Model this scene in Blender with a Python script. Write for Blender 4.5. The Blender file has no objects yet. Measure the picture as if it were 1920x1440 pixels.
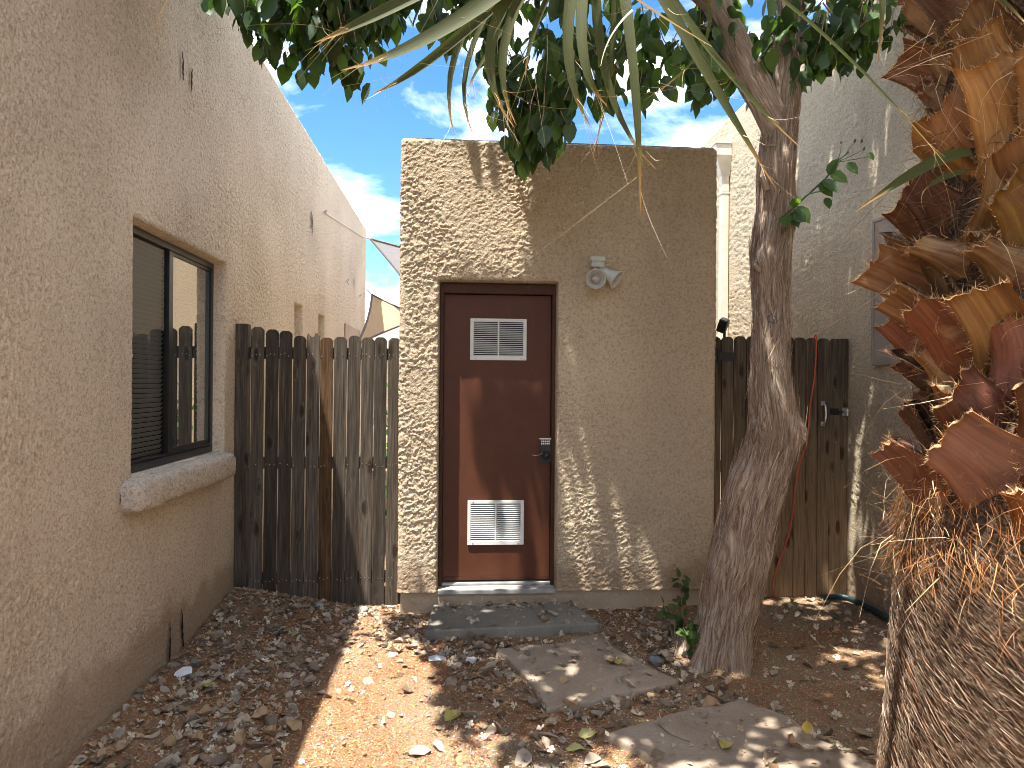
import bpy, math, random
import numpy as np
from mathutils import Vector, Matrix, Euler

R = math.radians
SC = bpy.context.scene
COL = SC.collection

# ------------------------------------------------------------------ camera
cam_d = bpy.data.cameras.new('camera')
cam = bpy.data.objects.new('camera', cam_d)
COL.objects.link(cam)
cam_d.sensor_fit = 'HORIZONTAL'
cam_d.sensor_width = 36.0
cam_d.lens = 1330.0 / 1920.0 * 36.0
cam_d.clip_start = 0.05
cam_d.clip_end = 1000.0
cam.matrix_world = (Matrix.Translation((0, 0, 1.6)) @ Matrix.Rotation(R(-4.2), 4, 'Z')
                    @ Matrix.Rotation(R(90), 4, 'X') @ Matrix.Rotation(R(0.45), 4, 'Z'))
SC.camera = cam

# ------------------------------------------------------------------ light
SUNX, SUNY = 0.225, 0.19            # metres a sun ray travels in +X / +Y per metre it falls
sun_travel = Vector((SUNX, SUNY, -1.0)).normalized()
sun_elev = math.asin(-sun_travel.z)
sun_azim = math.atan2(-sun_travel.x, -sun_travel.y)
W = bpy.data.worlds.new('World')
SC.world = W
W.use_nodes = True
nt = W.node_tree
nt.nodes.clear()
def wn(t, **k):
    n = nt.nodes.new(t)
    for a, b in k.items():
        setattr(n, a, b)
    return n
sky = wn('ShaderNodeTexSky', sky_type='NISHITA', sun_disc=False)
sky.sun_elevation = sun_elev
sky.sun_rotation = sun_azim
sky.altitude = 750
sky.air_density = 1.0
sky.dust_density = 0.15
sky.ozone_density = 2.0
tc = wn('ShaderNodeTexCoord')
mp = wn('ShaderNodeMapping')
mp.inputs['Scale'].default_value = (2.6, 2.6, 6.5)
mp.inputs['Location'].default_value = (5.1, 3.15, 0.3)
nz = wn('ShaderNodeTexNoise')
nz.inputs['Scale'].default_value = 1.6
nz.inputs['Detail'].default_value = 9
nz.inputs['Roughness'].default_value = 0.58
nz.inputs['Distortion'].default_value = 0.35
rp = wn('ShaderNodeValToRGB')
cr = rp.color_ramp
cr.elements.new(0.5); cr.elements.new(0.5)
for e_, (p_, v_) in zip(cr.elements, ((0.47, 0.0), (0.535, 0.022), (0.585, 0.11), (0.67, 1.0))):
    e_.position = p_; e_.color = (v_, v_, v_, 1)
hsv = wn('ShaderNodeHueSaturation')
hsv.inputs['Saturation'].default_value = 1.27
hsv.inputs['Value'].default_value = 0.70
mx = wn('ShaderNodeMix', data_type='RGBA')
mx.inputs['B'].default_value = (64.0, 61.5, 58.0, 1)
bg = wn('ShaderNodeBackground')
bg.inputs['Strength'].default_value = 0.05
wo = wn('ShaderNodeOutputWorld')
L = nt.links.new
L(tc.outputs['Generated'], mp.inputs['Vector'])
L(mp.outputs['Vector'], nz.inputs['Vector'])
L(nz.outputs['Fac'], rp.inputs['Fac'])
L(rp.outputs['Color'], mx.inputs['Factor'])
L(sky.outputs['Color'], hsv.inputs['Color'])
L(hsv.outputs['Color'], mx.inputs['A'])
L(mx.outputs['Result'], bg.inputs['Color'])
L(bg.outputs['Background'], wo.inputs['Surface'])

sun_d = bpy.data.lights.new('sun', 'SUN')
sun_d.energy = 2.0
sun_d.angle = R(0.53)
sun_d.color = (1.0, 0.95, 0.87)
sun = bpy.data.objects.new('sun', sun_d)
COL.objects.link(sun)
sun.rotation_euler = sun_travel.to_track_quat('-Z', 'Y').to_euler()
sun.location = (-4, -4, 12)

SC.view_settings.view_transform = 'Standard'
SC.view_settings.look = 'None'
SC.view_settings.exposure = 3.18
SC.view_settings.gamma = 1.0
SC.cycles.use_denoising = True
SC.cycles.pixel_filter_type = 'BLACKMAN_HARRIS'
SC.cycles.filter_width = 0.95
SC.cycles.max_bounces = 10
SC.cycles.diffuse_bounces = 5
SC.cycles.transparent_max_bounces = 12

# ------------------------------------------------------------------ helpers
rng = np.random.default_rng(7)
random.seed(7)

_p = np.random.default_rng(3).permutation(256).astype(np.int64)
_p = np.concatenate([_p, _p, _p])
_g = np.random.default_rng(4).normal(size=(256, 3))
_g /= np.linalg.norm(_g, axis=1)[:, None]

def perlin(x, y, z=0.0):
    x, y, z = np.broadcast_arrays(np.asarray(x, float), np.asarray(y, float), np.asarray(z, float))
    xi, yi, zi = np.floor(x), np.floor(y), np.floor(z)
    xf, yf, zf = x - xi, y - yi, z - zi
    xi, yi, zi = xi.astype(np.int64) & 255, yi.astype(np.int64) & 255, zi.astype(np.int64) & 255
    u, v, w = [t * t * t * (t * (t * 6 - 15) + 10) for t in (xf, yf, zf)]
    out = 0
    for dx in (0, 1):
        for dy in (0, 1):
            for dz in (0, 1):
                h = _p[_p[_p[(xi + dx)] + yi + dy] + zi + dz]
                g = _g[h]
                d = g[..., 0] * (xf - dx) + g[..., 1] * (yf - dy) + g[..., 2] * (zf - dz)
                wt = (u if dx else 1 - u) * (v if dy else 1 - v) * (w if dz else 1 - w)
                out = out + d * wt
    return out * 1.5

def sstep(a, b, x):
    t = np.clip((np.asarray(x) - a) / (b - a), 0, 1)
    return t * t * (3 - 2 * t)

def mesh(name, V, F, uv=None, smooth=False, col=None):
    """V (n,3); F list of lists or (m,k) array."""
    me = bpy.data.meshes.new(name)
    V = np.ascontiguousarray(np.asarray(V, dtype=np.float32).reshape(-1, 3))
    if isinstance(F, np.ndarray):
        k = F.shape[1]
        me.vertices.add(len(V)); me.vertices.foreach_set('co', V.ravel())
        me.loops.add(F.size); me.loops.foreach_set('vertex_index', F.astype(np.int32).ravel())
        me.polygons.add(len(F))
        me.polygons.foreach_set('loop_start', np.arange(0, F.size, k, dtype=np.int32))
        me.update(calc_edges=True)
        li = F.astype(np.int64).ravel()
    else:
        me.from_pydata(V.tolist(), [], F)
        li = np.empty(len(me.loops), dtype=np.int32)
        me.loops.foreach_get('vertex_index', li)
    if uv is not None:
        ul = me.uv_layers.new(name='UVMap')
        ul.data.foreach_set('uv', np.asarray(uv, dtype=np.float32)[li].ravel())
    if col is not None:
        a = me.color_attributes.new('Col', 'FLOAT_COLOR', 'POINT')
        c = np.ones((len(V), 4), np.float32); c[:, :3] = col
        a.data.foreach_set('color', c.ravel())
    if smooth:
        me.polygons.foreach_set('use_smooth', np.ones(len(me.polygons), dtype=bool))
    me.validate()
    return me

def link(name, me, mat=None, parent=None, label=None, cat=None, group=None, kind=None):
    o = bpy.data.objects.new(name, me)
    COL.objects.link(o)
    if parent is not None:
        o.parent = parent
    if mat is not None and me is not None and len(me.materials) == 0:
        me.materials.append(mat)
    if label: o['label'] = label
    if cat: o['category'] = cat
    if group: o['group'] = group
    if kind: o['kind'] = kind
    return o

def obj(name, V, F, mat, parent=None, uv=None, smooth=False, col=None, **k):
    return link(name, mesh(name, V, F, uv, smooth, col), mat, parent, **k)

def thing(name, loc, label, cat, group=None, rz=0.0):
    o = link(name, None, label=label, cat=cat, group=group)
    o.location = loc
    o.rotation_euler = (0, 0, rz)
    o.empty_display_size = 0.1
    return o

class MB:
    """collects simple solids into one mesh"""
    def __init__(s): s.v = []; s.f = []
    def add(s, v, f):
        b = len(s.v); s.v += [tuple(p) for p in v]; s.f += [[i + b for i in q] for q in f]; return s
    def box(s, x0, x1, y0, y1, z0, z1, bev=0.0):
        if bev <= 0:
            v = [(x, y, z) for z in (z0, z1) for y in (y0, y1) for x in (x0, x1)]
            return s.add(v, [[0, 2, 3, 1], [4, 5, 7, 6], [0, 1, 5, 4], [2, 6, 7, 3], [0, 4, 6, 2], [1, 3, 7, 5]])
        import bmesh
        bm = bmesh.new()
        bmesh.ops.create_cube(bm, size=1)
        for w in bm.verts:
            w.co = Vector(((x0 + x1) / 2 + w.co.x * (x1 - x0), (y0 + y1) / 2 + w.co.y * (y1 - y0), (z0 + z1) / 2 + w.co.z * (z1 - z0)))
        bmesh.ops.bevel(bm, geom=bm.edges[:], offset=bev, segments=2, affect='EDGES')
        bm.verts.index_update()
        s.add([w.co[:] for w in bm.verts], [[w.index for w in f.verts] for f in bm.faces])
        bm.free()
        return s
    def lathe(s, prof, o, axis, n=24):
        """prof: list of (r, h) along axis from o"""
        ax = Vector(axis).normalized()
        a = ax.orthogonal().normalized(); b = ax.cross(a)
        o = Vector(o); v = []; f = []
        for r, h in prof:
            for i in range(n):
                t = 2 * math.pi * i / n
                v.append(o + ax * h + (a * math.cos(t) + b * math.sin(t)) * r)
        for j in range(len(prof) - 1):
            for i in range(n):
                k = (i + 1) % n
                f.append([j * n + i, j * n + k, (j + 1) * n + k, (j + 1) * n + i])
        return s.add(v, f)
    def tube(s, pts, r, n=8, cap=True):
        pts = [Vector(p) for p in pts]
        rr = r if isinstance(r, (list, tuple)) else [r] * len(pts)
        T = [(pts[min(i + 1, len(pts) - 1)] - pts[max(i - 1, 0)]).normalized() for i in range(len(pts))]
        a = T[0].orthogonal().normalized(); v = []; f = []
        for i, p in enumerate(pts):
            a = (a - T[i] * a.dot(T[i])).normalized(); b = T[i].cross(a)
            for k in range(n):
                t = 2 * math.pi * k / n
                v.append(p + (a * math.cos(t) + b * math.sin(t)) * rr[i])
        for i in range(len(pts) - 1):
            for k in range(n):
                m = (k + 1) % n
                f.append([i * n + k, i * n + m, (i + 1) * n + m, (i + 1) * n + k])
        if cap:
            f.append(list(range(n))[::-1]); f.append([(len(pts) - 1) * n + k for k in range(n)])
        return s.add(v, f)
    def build(s, name, mat, parent=None, smooth=False, **k):
        return obj(name, s.v, s.f, mat, parent, smooth=smooth, **k)

def grid_faces(nu, nv):
    i = np.arange(nv - 1)[:, None] * nu + np.arange(nu - 1)[None, :]
    i = i.ravel()
    return np.stack([i, i + 1, i + 1 + nu, i + nu], 1)

def catmull(P, n):
    P = np.asarray(P, float)
    P = np.vstack([2 * P[0] - P[1], P, 2 * P[-1] - P[-2]])
    m = len(P) - 3
    t = np.linspace(0, m - 1e-6, n)
    i = np.floor(t).astype(int); f = (t - i)[:, None]
    p0, p1, p2, p3 = P[i], P[i + 1], P[i + 2], P[i + 3]
    return 0.5 * (2 * p1 + (p2 - p0) * f + (2 * p0 - 5 * p1 + 4 * p2 - p3) * f ** 2 + (3 * p1 - p0 - 3 * p2 + p3) * f ** 3)

# ------------------------------------------------------------------ materials
def ramp(n, stops, interp='LINEAR'):
    cr = n.color_ramp; cr.interpolation = interp
    while len(cr.elements) < len(stops): cr.elements.new(0.5)
    for e, (p, c) in zip(cr.elements, stops):
        e.position = p; e.color = tuple(c) + (1,) if len(c) == 3 else c

class Mat:
    def __init__(s, name, rough=0.8, spec=0.3, metal=0.0):
        s.m = bpy.data.materials.new(name); s.m.use_nodes = True
        s.t = s.m.node_tree; s.b = s.t.nodes['Principled BSDF']
        s.b.inputs['Roughness'].default_value = rough
        s.b.inputs['Specular IOR Level'].default_value = spec
        s.b.inputs['Metallic'].default_value = metal
        s.out = s.t.nodes['Material Output']
    def n(s, t, **k):
        q = s.t.nodes.new(t)
        for a, b in k.items(): setattr(q, a, b)
        return q
    def l(s, a, b): s.t.links.new(a, b)
    def coord(s, kind='Object', scale=(1, 1, 1), rnd=False):
        tcn = s.n('ShaderNodeTexCoord'); m = s.n('ShaderNodeMapping')
        m.inputs['Scale'].default_value = scale
        s.l(tcn.outputs[kind], m.inputs['Vector'])
        if rnd:
            oi = s.n('ShaderNodeObjectInfo'); mu = s.n('ShaderNodeMath', operation='MULTIPLY'); mu.inputs[1].default_value = 37.0
            s.l(oi.outputs['Random'], mu.inputs[0])
            cb = s.n('ShaderNodeCombineXYZ')
            for i in range(3): s.l(mu.outputs[0], cb.inputs[i])
            s.l(cb.outputs[0], m.inputs['Location'])
        return m.outputs['Vector']
    def noise(s, vec, scale, detail=4, rough=0.55, dist=0.0):
        q = s.n('ShaderNodeTexNoise')
        q.inputs['Scale'].default_value = scale; q.inputs['Detail'].default_value = detail
        q.inputs['Roughness'].default_value = rough; q.inputs['Distortion'].default_value = dist
        if vec is not None: s.l(vec, q.inputs['Vector'])
        return q.outputs['Fac']
    def ramp(s, fac, stops, interp='LINEAR'):
        q = s.n('ShaderNodeValToRGB'); ramp(q, stops, interp); s.l(fac, q.inputs['Fac']); return q.outputs['Color']
    def mix(s, fac, a, b, blend='MIX'):
        q = s.n('ShaderNodeMix', data_type='RGBA', blend_type=blend)
        for sk, v in (('Factor', fac), ('A', a), ('B', b)):
            i = q.inputs[sk]
            if hasattr(v, 'is_linked'): s.l(v, i)
            elif isinstance(v, tuple): i.default_value = v + (1,) if len(v) == 3 else v
            else: i.default_value = v
        return q.outputs['Result']
    def color(s, c):
        if hasattr(c, 'is_linked'): s.l(c, s.b.inputs['Base Color'])
        else: s.b.inputs['Base Color'].default_value = tuple(c) + (1,)
        return s
    def bump(s, h, dist=0.002, strength=1.0):
        q = s.n('ShaderNodeBump'); q.inputs['Distance'].default_value = dist; q.inputs['Strength'].default_value = strength
        s.l(h, q.inputs['Height']); s.l(q.outputs['Normal'], s.b.inputs['Normal']); return s
    def attr(s):
        q = s.n('ShaderNodeAttribute', attribute_name='Col'); return q.outputs['Color']
    def translucent(s, col, fac):
        tr = s.n('ShaderNodeBsdfTranslucent'); mxs = s.n('ShaderNodeMixShader'); mxs.inputs[0].default_value = fac
        if hasattr(col, 'is_linked'): s.l(col, tr.inputs['Color'])
        else: tr.inputs['Color'].default_value = tuple(col) + (1,)
        s.l(s.b.outputs[0], mxs.inputs[1]); s.l(tr.outputs[0], mxs.inputs[2]); s.l(mxs.outputs[0], s.out.inputs['Surface'])
        return s

def stucco_mat(name, base, dark, streak=0.35):
    m = Mat(name, 0.93, 0.15)
    v = m.coord('Object')
    vs = m.coord('Object', (1, 1, 0.16))
    big = m.noise(v, 0.9, 5)
    fine = m.noise(v, 110, 5, 0.65)
    st = m.noise(vs, 5.5, 5, 0.6)
    c = m.mix(m.ramp(big, [(0.35, (0, 0, 0)), (0.7, (1, 1, 1))]), base, tuple(x * 0.80 for x in base))
    c = m.mix(m.ramp(st, [(0.52, (0, 0, 0)), (0.8, (streak,) * 3)]), c, dark)
    c = m.mix(m.ramp(fine, [(0.3, (0.3,) * 3), (0.62, (0, 0, 0))]), c, dark)
    spk = m.noise(v, 58, 3, 0.6, 0.9)
    c = m.mix(m.ramp(spk, [(0.40, (0.6,) * 3), (0.50, (0, 0, 0))]), c, tuple(x * 0.72 for x in dark))
    sz_ = m.n('ShaderNodeSeparateXYZ'); m.l(v, sz_.inputs[0]); ad_ = m.n('ShaderNodeMath', operation='MULTIPLY_ADD'); ad_.inputs[1].default_value = -0.5; m.l(m.noise(v, 3.5, 5, 0.65), ad_.inputs[0]); m.l(sz_.outputs['Z'], ad_.inputs[2])
    c = m.mix(m.ramp(ad_.outputs[0], [(0.0, (0.6,) * 3), (0.14, (0, 0, 0))]), c, (0.27, 0.18, 0.115))
    m.color(c)
    h = m.mix(0.4, m.noise(v, 62, 4, 0.6, 0.8), fine)
    m.bump(h, 0.013, 1.0)
    return m.m

M = {}
M['stucco_left'] = stucco_mat('stucco_pinkish', (0.67, 0.565, 0.44), (0.43, 0.34, 0.245), 0.5)
M['stucco_shed'] = stucco_mat('stucco_tan', (0.57, 0.465, 0.33), (0.38, 0.295, 0.195), 0.3)
M['stucco_right'] = stucco_mat('stucco_cream', (0.54, 0.455, 0.325), (0.36, 0.29, 0.195), 0.4)

def wood_mat(name, c1, c2, c3, lowbrown=None):
    m = Mat(name, 0.88, 0.15)
    v = m.coord('Object', (1, 1, 1), rnd=True)
    vg = m.n('ShaderNodeMapping'); vg.inputs['Scale'].default_value = (1, 1, 0.045); m.l(v, vg.inputs['Vector'])
    kn = m.n('ShaderNodeTexVoronoi'); km = m.n('ShaderNodeMapping'); km.inputs['Scale'].default_value = (9.5, 1.0, 3.3); m.l(v, km.inputs['Vector'])
    m.l(km.outputs[0], kn.inputs['Vector']); kn.inputs['Scale'].default_value = 1.0
    knot = m.ramp(kn.outputs['Distance'], [(0.08, (1, 1, 1)), (0.17, (0.55,) * 3), (0.30, (0, 0, 0))])
    # grain that bends round the knots
    sep = m.n('ShaderNodeVectorMath', operation='ADD'); sc = m.n('ShaderNodeVectorMath', operation='SCALE'); sc.inputs['Scale'].default_value = 0.03
    m.l(knot, sc.inputs[0]); m.l(vg.outputs[0], sep.inputs[0]); m.l(sc.outputs[0], sep.inputs[1])
    g = m.noise(sep.outputs[0], 95, 6, 0.62, 0.25)
    g2 = m.noise(sep.outputs[0], 18, 4, 0.6, 0.4)
    c = m.ramp(g, [(0.30, c1), (0.52, c2), (0.75, c3)])
    c = m.mix(m.ramp(g2, [(0.35, (0.55,) * 3), (0.65, (0, 0, 0))]), c, tuple(x * 0.5 for x in c1))
    oi = m.n('ShaderNodeObjectInfo')
    br = m.n('ShaderNodeMapRange'); br.inputs['To Min'].default_value = 0.65; br.inputs['To Max'].default_value = 1.3
    m.l(oi.outputs['Random'], br.inputs['Value'])
    c = m.mix(1.0, c, br.outputs['Result'], 'MULTIPLY')
    if lowbrown:
        tcn = m.n('ShaderNodeTexCoord'); sx = m.n('ShaderNodeSeparateXYZ'); m.l(tcn.outputs['Object'], sx.inputs[0])
        ad = m.n('ShaderNodeMath', operation='MULTIPLY_ADD'); ad.inputs[1].default_value = 0.9; m.l(m.noise(v, 2.2, 4), ad.inputs[0]); m.l(sx.outputs['Z'], ad.inputs[2])
        f = m.ramp(ad.outputs[0], [(0.75, (1, 1, 1)), (1.0, (0.75,) * 3)])
        mr = m.n('ShaderNodeMapRange'); mr.inputs['From Min'].default_value = 2.2; mr.inputs['From Max'].default_value = 0.8; m.l(ad.outputs[0], mr.inputs['Value'])
        c = m.mix(mr.outputs['Result'], c, m.ramp(g, [(0.3, tuple(x * 0.5 for x in lowbrown)), (0.6, lowbrown), (0.8, tuple(x * 1.25 for x in lowbrown))]))
    c = m.mix(m.ramp(knot, [(0.3, (0, 0, 0)), (0.8, (0.85,) * 3)]), c, (0.022, 0.015, 0.01))
    m.color(c)
    m.bump(m.mix(0.35, g, knot), 0.0018, 0.9)
    return m.m
M['wood_grey'] = wood_mat('weathered_grey_wood', (0.042, 0.032, 0.024), (0.100, 0.082, 0.063), (0.18, 0.152, 0.122))
M['wood_orange'] = wood_mat('orange_brown_wood', (0.055, 0.03, 0.015), (0.125, 0.072, 0.036), (0.20, 0.125, 0.07))
M['wood_gate'] = wood_mat('brown_gate_wood', (0.042, 0.031, 0.021), (0.095, 0.073, 0.051), (0.165, 0.13, 0.094), (0.24, 0.155, 0.082))

def plain(name, c, rough=0.6, spec=0.4, metal=0.0, var=0.15, scale=30, bump=0.0):
    m = Mat(name, rough, spec, metal)
    v = m.coord('Object')
    f = m.noise(v, scale, 4)
    m.color(m.mix(m.ramp(f, [(0.3, (0, 0, 0)), (0.7, (1, 1, 1))]), tuple(x * (1 - var) for x in c), tuple(min(1, x * (1 + var)) for x in c)))
    if bump: m.bump(f, bump, 0.7)
    return m.m

def door_mat():
    m = Mat('brown_door_paint', 0.5, 0.22)
    v = m.coord('Object'); vs = m.coord('Object', (1, 1, 0.12))
    sc = m.noise(vs, 14, 5, 0.65); sm = m.noise(v, 5, 5, 0.6, 1.2); sp = m.noise(v, 60, 3)
    c = m.mix(m.ramp(sm, [(0.4, (0, 0, 0)), (0.75, (0.5,) * 3)]), (0.080, 0.026, 0.012), (0.110, 0.042, 0.023))
    c = m.mix(m.ramp(sc, [(0.62, (0, 0, 0)), (0.75, (0.3,) * 3)]), c, (0.17, 0.10, 0.07))
    m.color(c); m.bump(sp, 0.0006, 0.5)
    r = m.n('ShaderNodeMapRange'); r.inputs['To Min'].default_value = 0.38; r.inputs['To Max'].default_value = 0.62; m.l(sm, r.inputs['Value']); m.l(r.outputs[0], m.b.inputs['Roughness'])
    return m.m
M['door'] = door_mat()
M['door_frame'] = plain('brown_frame_paint', (0.06, 0.021, 0.010), 0.55, 0.2, var=0.2, scale=14)
M['white_metal'] = plain('white_enamel', (0.66, 0.66, 0.62), 0.45, 0.4, var=0.06, scale=20)
M['grey_enamel'] = plain('grey_green_enamel', (0.52, 0.53, 0.47), 0.42, 0.45, var=0.08, scale=25)
M['bulb'] = plain('frosted_lamp_glass', (0.40, 0.36, 0.34), 0.3, 0.5, var=0.1)
M['cream_metal'] = plain('cream_painted_metal', (0.66, 0.60, 0.50), 0.6, 0.3, var=0.10, scale=7)
M['black_metal'] = plain('black_metal', (0.012, 0.012, 0.013), 0.45, 0.4, var=0.3)
M['bronze'] = plain('dark_bronze_frame', (0.010, 0.011, 0.012), 0.35, 0.5, var=0.2)
M['steel'] = plain('zinc_plated_steel', (0.5, 0.5, 0.5), 0.35, 0.5, 1.0, var=0.2, scale=60)
M['painted_dark'] = plain('painted_dark_depth', (0.012, 0.012, 0.013), 0.9, 0.1)  # near-black colour standing in for shade inside the window and the vents
M['blind'] = plain('grey_blind_slat', (0.72, 0.72, 0.72), 0.6, 0.3, var=0.05)
M['membrane'] = plain('grey_roof_membrane', (0.20, 0.225, 0.24), 0.7, 0.3, var=0.2, scale=6)
M['tan_panel'] = plain('tan_screen_panel', (0.36, 0.27, 0.21), 0.85, 0.2, var=0.06, scale=4)
M['grey_panel'] = plain('grey_sun_screen', (0.25, 0.215, 0.18), 0.8, 0.2, var=0.06, scale=5)
M['orange_rubber'] = plain('orange_cord_jacket', (0.55, 0.085, 0.03), 0.55, 0.4, var=0.12)
M['hose'] = plain('teal_hose_rubber', (0.012, 0.03, 0.036), 0.45, 0.4, var=0.3)
M['scar'] = plain('dark_gouge', (0.03, 0.02, 0.015), 0.95, 0.1, var=0.5, scale=90)
M['paper'] = plain('white_paper', (0.72, 0.72, 0.72), 0.8, 0.2, var=0.05)
M['cord_white'] = plain('white_rope', (0.6, 0.57, 0.5), 0.8, 0.2)
M['sail_grey'] = Mat('grey_sail_cloth', 0.9, 0.1).color((0.24, 0.235, 0.24)).translucent((0.22, 0.215, 0.22), 0.4).m
M['sail_tan'] = Mat('tan_sail_cloth', 0.9, 0.1).color((0.45, 0.34, 0.21)).translucent((0.36, 0.27, 0.17), 0.4).m
M['sail_edge'] = plain('brown_sail_webbing', (0.13, 0.105, 0.095), 0.85, 0.2)
M['roof_tile'] = plain('pale_roof_tile', (0.42, 0.36, 0.30), 0.9, 0.1, var=0.2, scale=3)

def concrete(name, c, c2, sc=3.0):
    m = Mat(name, 0.9, 0.2)
    v = m.coord('Object')
    a = m.noise(v, sc, 6, 0.6, 0.4); b = m.noise(v, 60, 4, 0.7); d = m.noise(v, 14, 5, 0.7)
    col = m.mix(m.ramp(a, [(0.35, (0, 0, 0)), (0.68, (1, 1, 1))]), c, c2)
    col = m.mix(m.ramp(d, [(0.60, (0, 0, 0)), (0.78, (0.6,) * 3)]), col, tuple(min(1, x * 1.9) for x in c2))
    col = m.mix(m.ramp(b, [(0.25, (0.5,) * 3), (0.5, (0, 0, 0))]), col, tuple(x * 0.5 for x in c))
    m.color(col); m.bump(m.mix(0.5, d, b), 0.004, 0.8)
    return m.m
M['slab'] = concrete('grey_concrete', (0.165, 0.153, 0.128), (0.22, 0.203, 0.17))
M['flag'] = concrete('sandstone_flag', (0.235, 0.182, 0.135), (0.325, 0.262, 0.20), 2.2)
M['footing'] = concrete('footing_concrete', (0.34, 0.26, 0.18), (0.44, 0.35, 0.25), 4)
M['sill_stucco'] = stucco_mat('stucco_sill', (0.60, 0.52, 0.43), (0.30, 0.24, 0.18), 0.7)

def ground_mat():
    m = Mat('decomposed_granite', 0.95, 0.1)
    v = m.coord('Object')
    big = m.noise(v, 1.7, 5, 0.6, 0.6); gr = m.noise(v, 170, 3, 0.7); md = m.noise(v, 38, 4, 0.7)
    vo = m.n('ShaderNodeTexVoronoi'); vo.inputs['Scale'].default_value = 125; m.l(v, vo.inputs['Vector'])
    c = m.mix(m.ramp(big, [(0.42, (0, 0, 0)), (0.62, (1, 1, 1))]), (0.275, 0.19, 0.12), (0.27, 0.145, 0.07))
    c = m.mix(0.55, c, m.mix(1.0, c, vo.outputs['Color'], 'MULTIPLY'))
    c = m.mix(m.ramp(gr, [(0.55, (0, 0, 0)), (0.72, (0.75,) * 3)]), c, (0.42, 0.31, 0.215))
    c = m.mix(m.ramp(md, [(0.30, (0.6,) * 3), (0.5, (0, 0, 0))]), c, (0.11, 0.07, 0.04))
    m.color(c); m.bump(m.mix(0.5, gr, vo.outputs['Distance']), 0.006, 1.0)
    return m.m
M['ground'] = ground_mat()
M['chips'] = (lambda m: (m.color(m.attr()), m.m)[1])(Mat('mulch_chips', 0.9, 0.15))
def leafy(name, fac, tint, rough=0.45, spec=0.4):
    m = Mat(name, rough, spec); a = m.attr(); m.color(a)
    m.translucent(m.mix(1.0, a, tint, 'MULTIPLY'), fac); return m.m
M['leaf'] = leafy('green_leaf', 0.38, (1.6, 1.7, 0.6), 0.42, 0.45)
M['litter'] = leafy('dry_leaf', 0.12, (1.0, 0.9, 0.8), 0.8, 0.2)
M['petal'] = leafy('petal', 0.3, (1, 0.97, 0.9), 0.7, 0.2)
M['fibre'] = leafy('palm_fibre', 0.18, (1.2, 0.95, 0.7), 0.6, 0.3)

def bark_mat():
    m = Mat('shaggy_grey_bark', 0.92, 0.15)
    v = m.coord('UV', (1, 1, 1))
    mp1 = m.n('ShaderNodeMapping'); mp1.inputs['Scale'].default_value = (38, 2.4, 1); m.l(v, mp1.inputs['Vector'])
    a = m.noise(mp1.outputs[0], 3.0, 7, 0.65, 0.6); ob = m.coord('Object'); b = m.noise(ob, 4.5, 5)
    c = m.ramp(a, [(0.30, (0.075, 0.05, 0.034)), (0.42, (0.25, 0.185, 0.135)), (0.54, (0.43, 0.35, 0.275)), (0.70, (0.58, 0.50, 0.415))])
    c = m.mix(m.ramp(b, [(0.45, (0, 0, 0)), (0.7, (0.55,) * 3)]), c, (0.20, 0.115, 0.07))
    m.color(c); m.bump(a, 0.012, 1.0); return m.m
M['bark'] = bark_mat()
M['burl'] = concrete('grey_cut_wood', (0.10, 0.08, 0.065), (0.20, 0.17, 0.145), 20)

def boot_mat(name, stops):
    m = Mat(name, 0.42, 0.35)
    v = m.coord('UV'); oi = m.n('ShaderNodeObjectInfo')
    ad = m.n('ShaderNodeVectorMath', operation='ADD'); m.l(v, ad.inputs[0]); m.l(oi.outputs['Random'], ad.inputs[1])
    mp1 = m.n('ShaderNodeMapping'); mp1.inputs['Scale'].default_value = (14, 1.0, 1); m.l(ad.outputs[0], mp1.inputs['Vector'])
    a = m.noise(mp1.outputs[0], 3.2, 6, 0.65, 0.3)
    ob = m.coord('Object', rnd=True); b = m.noise(ob, 9, 5, 0.6, 0.5)
    c = m.ramp(a, stops)
    c = m.mix(m.ramp(b, [(0.48, (0, 0, 0)), (0.68, (0.6,) * 3)]), c, m.ramp(a, [(0.3, (0.085, 0.028, 0.016)), (0.7, (0.24, 0.085, 0.045))]))
    c = m.mix(m.ramp(b, [(0.24, (0.75,) * 3), (0.42, (0, 0, 0))]), c, (0.36, 0.25, 0.145))
    hs = m.n('ShaderNodeHueSaturation'); m.l(c, hs.inputs['Color'])
    for sock, lo, hi, mul in (('Value', .38, 1.12, 7.3), ('Saturation', .88, 1.12, 13.7), ('Hue', .492, .512, 3.1)):
        fr_ = m.n('ShaderNodeMath', operation='MULTIPLY'); fr_.inputs[1].default_value = mul; m.l(oi.outputs['Random'], fr_.inputs[0])
        fc = m.n('ShaderNodeMath', operation='FRACT'); m.l(fr_.outputs[0], fc.inputs[0])
        mr = m.n('ShaderNodeMapRange'); mr.inputs['To Min'].default_value = lo; mr.inputs['To Max'].default_value = hi; m.l(fc.outputs[0], mr.inputs['Value']); m.l(mr.outputs[0], hs.inputs[sock])
    c = hs.outputs['Color']
    m.color(c); m.bump(m.mix(0.3, a, b), 0.006, 0.9)
    r = m.n('ShaderNodeMapRange'); r.inputs['To Min'].default_value = 0.75; r.inputs['To Max'].default_value = 0.3; r.inputs['From Min'].default_value = 0.4; r.inputs['From Max'].default_value = 0.65
    m.l(b, r.inputs['Value']); m.l(r.outputs[0], m.b.inputs['Roughness']); return m.m
M['boot'] = boot_mat('palm_boot', [(0.22, (0.10, 0.042, 0.015)), (0.45, (0.25, 0.118, 0.038)), (0.66, (0.37, 0.195, 0.066)), (0.85, (0.52, 0.33, 0.145))])
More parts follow.
